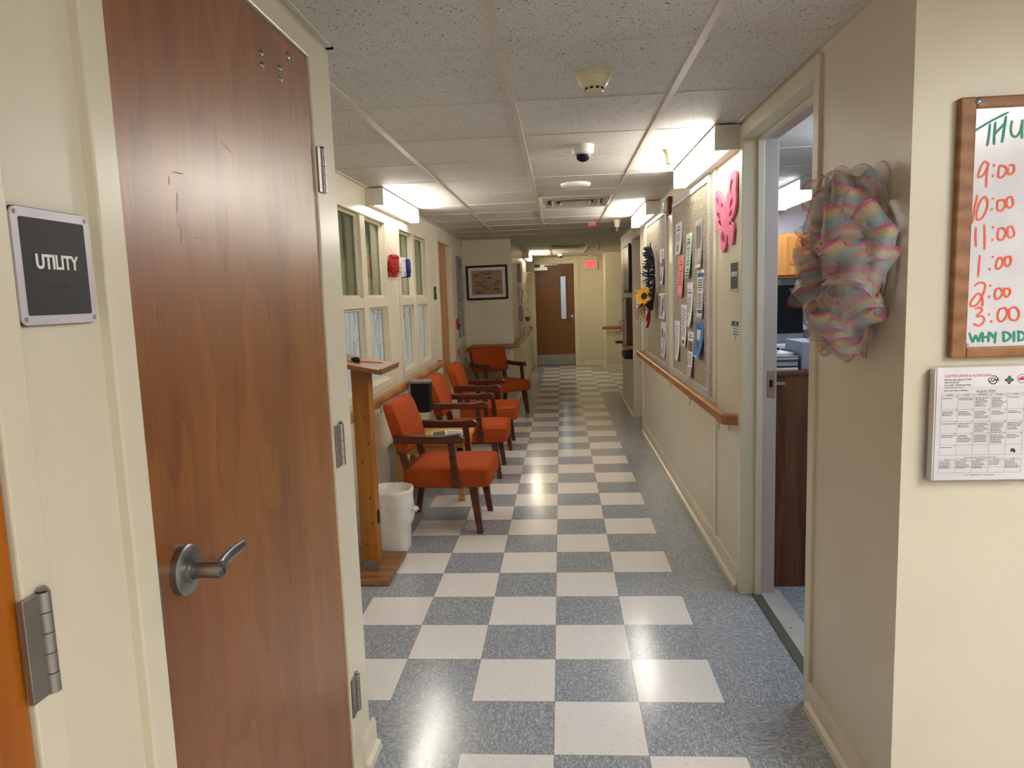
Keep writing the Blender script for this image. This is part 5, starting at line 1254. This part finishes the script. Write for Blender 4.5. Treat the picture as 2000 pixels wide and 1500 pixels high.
for k, x in enumerate((1.56, 1.99, 2.42)):
    for zz0, zz1 in ((.80, .925), (.62, .77)):
        d = obj('drawer', MB().box(x, x+.38, 4.0, 4.02, zz0, zz1), M_cab, t, bevel=.004); mb = MB(); mb.tube([(x+.13, 4.0, (zz0+zz1)/2), (x+.13, 3.975, (zz0+zz1)/2), (x+.25, 3.975, (zz0+zz1)/2), (x+.25, 4.0, (zz0+zz1)/2)], .004, 6); obj('drawer_pull', mb, M_alu, d)
t = thing('upper_cabinet', 'honey oak upper cabinet on the office back wall', 'cabinet', (2.3, 4.4, 1.56))
obj('cabinet_body', MB().box(1.6, 3.2, 4.26, 4.545, 1.55, 1.925), M_cab, t)
for x in (1.63, 2.16, 2.69): obj('cabinet_door', MB().box(x, x+.5, 4.24, 4.26, 1.57, 1.905), M_cab, t, bevel=.004)
t = thing('monitor', 'black computer monitor on the white office counter', 'monitor', (2.0, 4.2, .985)); mm = Matrix.Translation((2.02, 4.2, .986)) @ Matrix.Rotation(R(8), 4, 'Z')
obj('screen', MB().box(-.27, .115, -.012, -.008, .085, .49, mm), M_black, t); obj('monitor_case', MB().box(-.28, .125, -.008, .03, .045, .50, mm), M_black, t, bevel=.004)
obj('lower_bezel', MB().box(-.28, .125, -.014, -.008, .012, .083, mm), M_grey, t); obj('stand', MB().box(-.15, .0, -.01, .12, 0, .02, mm), M_grey, t); obj('stand_neck', MB().box(-.11, -.05, .03, .06, .01, .2, mm), M_grey, t)
o = tag(obj('paper_notice', MB().box(1.88, 2.06, 4.548, 4.5495, 1.43, 1.535), M_paper), 'white paper notice taped below the oak upper cabinet', 'notice')
mb = MB(); mb.text('Please Note', .022, on_f(1.97, 4.5478, 1.51), .0004); mb.box(-.05, .05, -.004, .004, 0, .0004, on_f(1.97, 4.5478, 1.475)); obj('notice_print', mb, M_ink, o)
t = thing('soap_bottle', 'green and white bottle beside the office monitor', 'bottle', (2.2, 4.25, .985))
obj('bottle_body', MB().lathe([(.03, 0), (.032, .01), (.032, .13), (.012, .16), (.012, .18)], Matrix.Translation((2.2, 4.3, .9855)), 20), M_paper, t, smooth=50); obj('bottle_label', MB().lathe([(.0325, .03), (.0325, .11)], Matrix.Translation((2.2, 4.3, .9855)), 20, cap=False), M_greenink, t, smooth=50)

# ---------------------------------------------------------------- room behind the corridor windows
for k, (y0, y1) in enumerate(((2.28, 2.5), (2.88, 3.14), (3.88, 4.12), (4.5, 4.74))):
    mb = MB(); mb.sheet(28, 1, lambda u, v: Vector((XC-.125+.011*math.sin(u*34), y0+(y1-y0)*u, .88+1.18*v)))
    o = tag(obj('curtain', mb, simple('pale_green_curtain', (196, 200, 170), .8) if k == 0 else bpy.data.materials['pale_green_curtain'], smooth=80),
        ('pale curtain behind the pane nearest the lectern', 'pale curtain beside the sequin ornament', 'pale curtain behind the third window pane along', 'pale curtain behind the pane nearest the tan door')[k], 'curtain', 'curtains behind the corridor windows')
    md = o.modifiers.new('thickness', 'SOLIDIFY'); md.thickness = .002
t = thing('ceiling_light', 'added unseen dim lamp that brightens the room behind the corridor windows', 'light', (-2.3, 3.4, 2.15))  # added out of sight to lift the dark upper panes
obj('lens', MB().box(-2.6, -2.0, 3.1, 3.7, ZC-.05, ZC-.02), M_room, t); obj('light_housing', MB().box(-2.62, -1.98, 3.08, 3.72, ZC-.02, ZC-.001), M_offwhite, t)
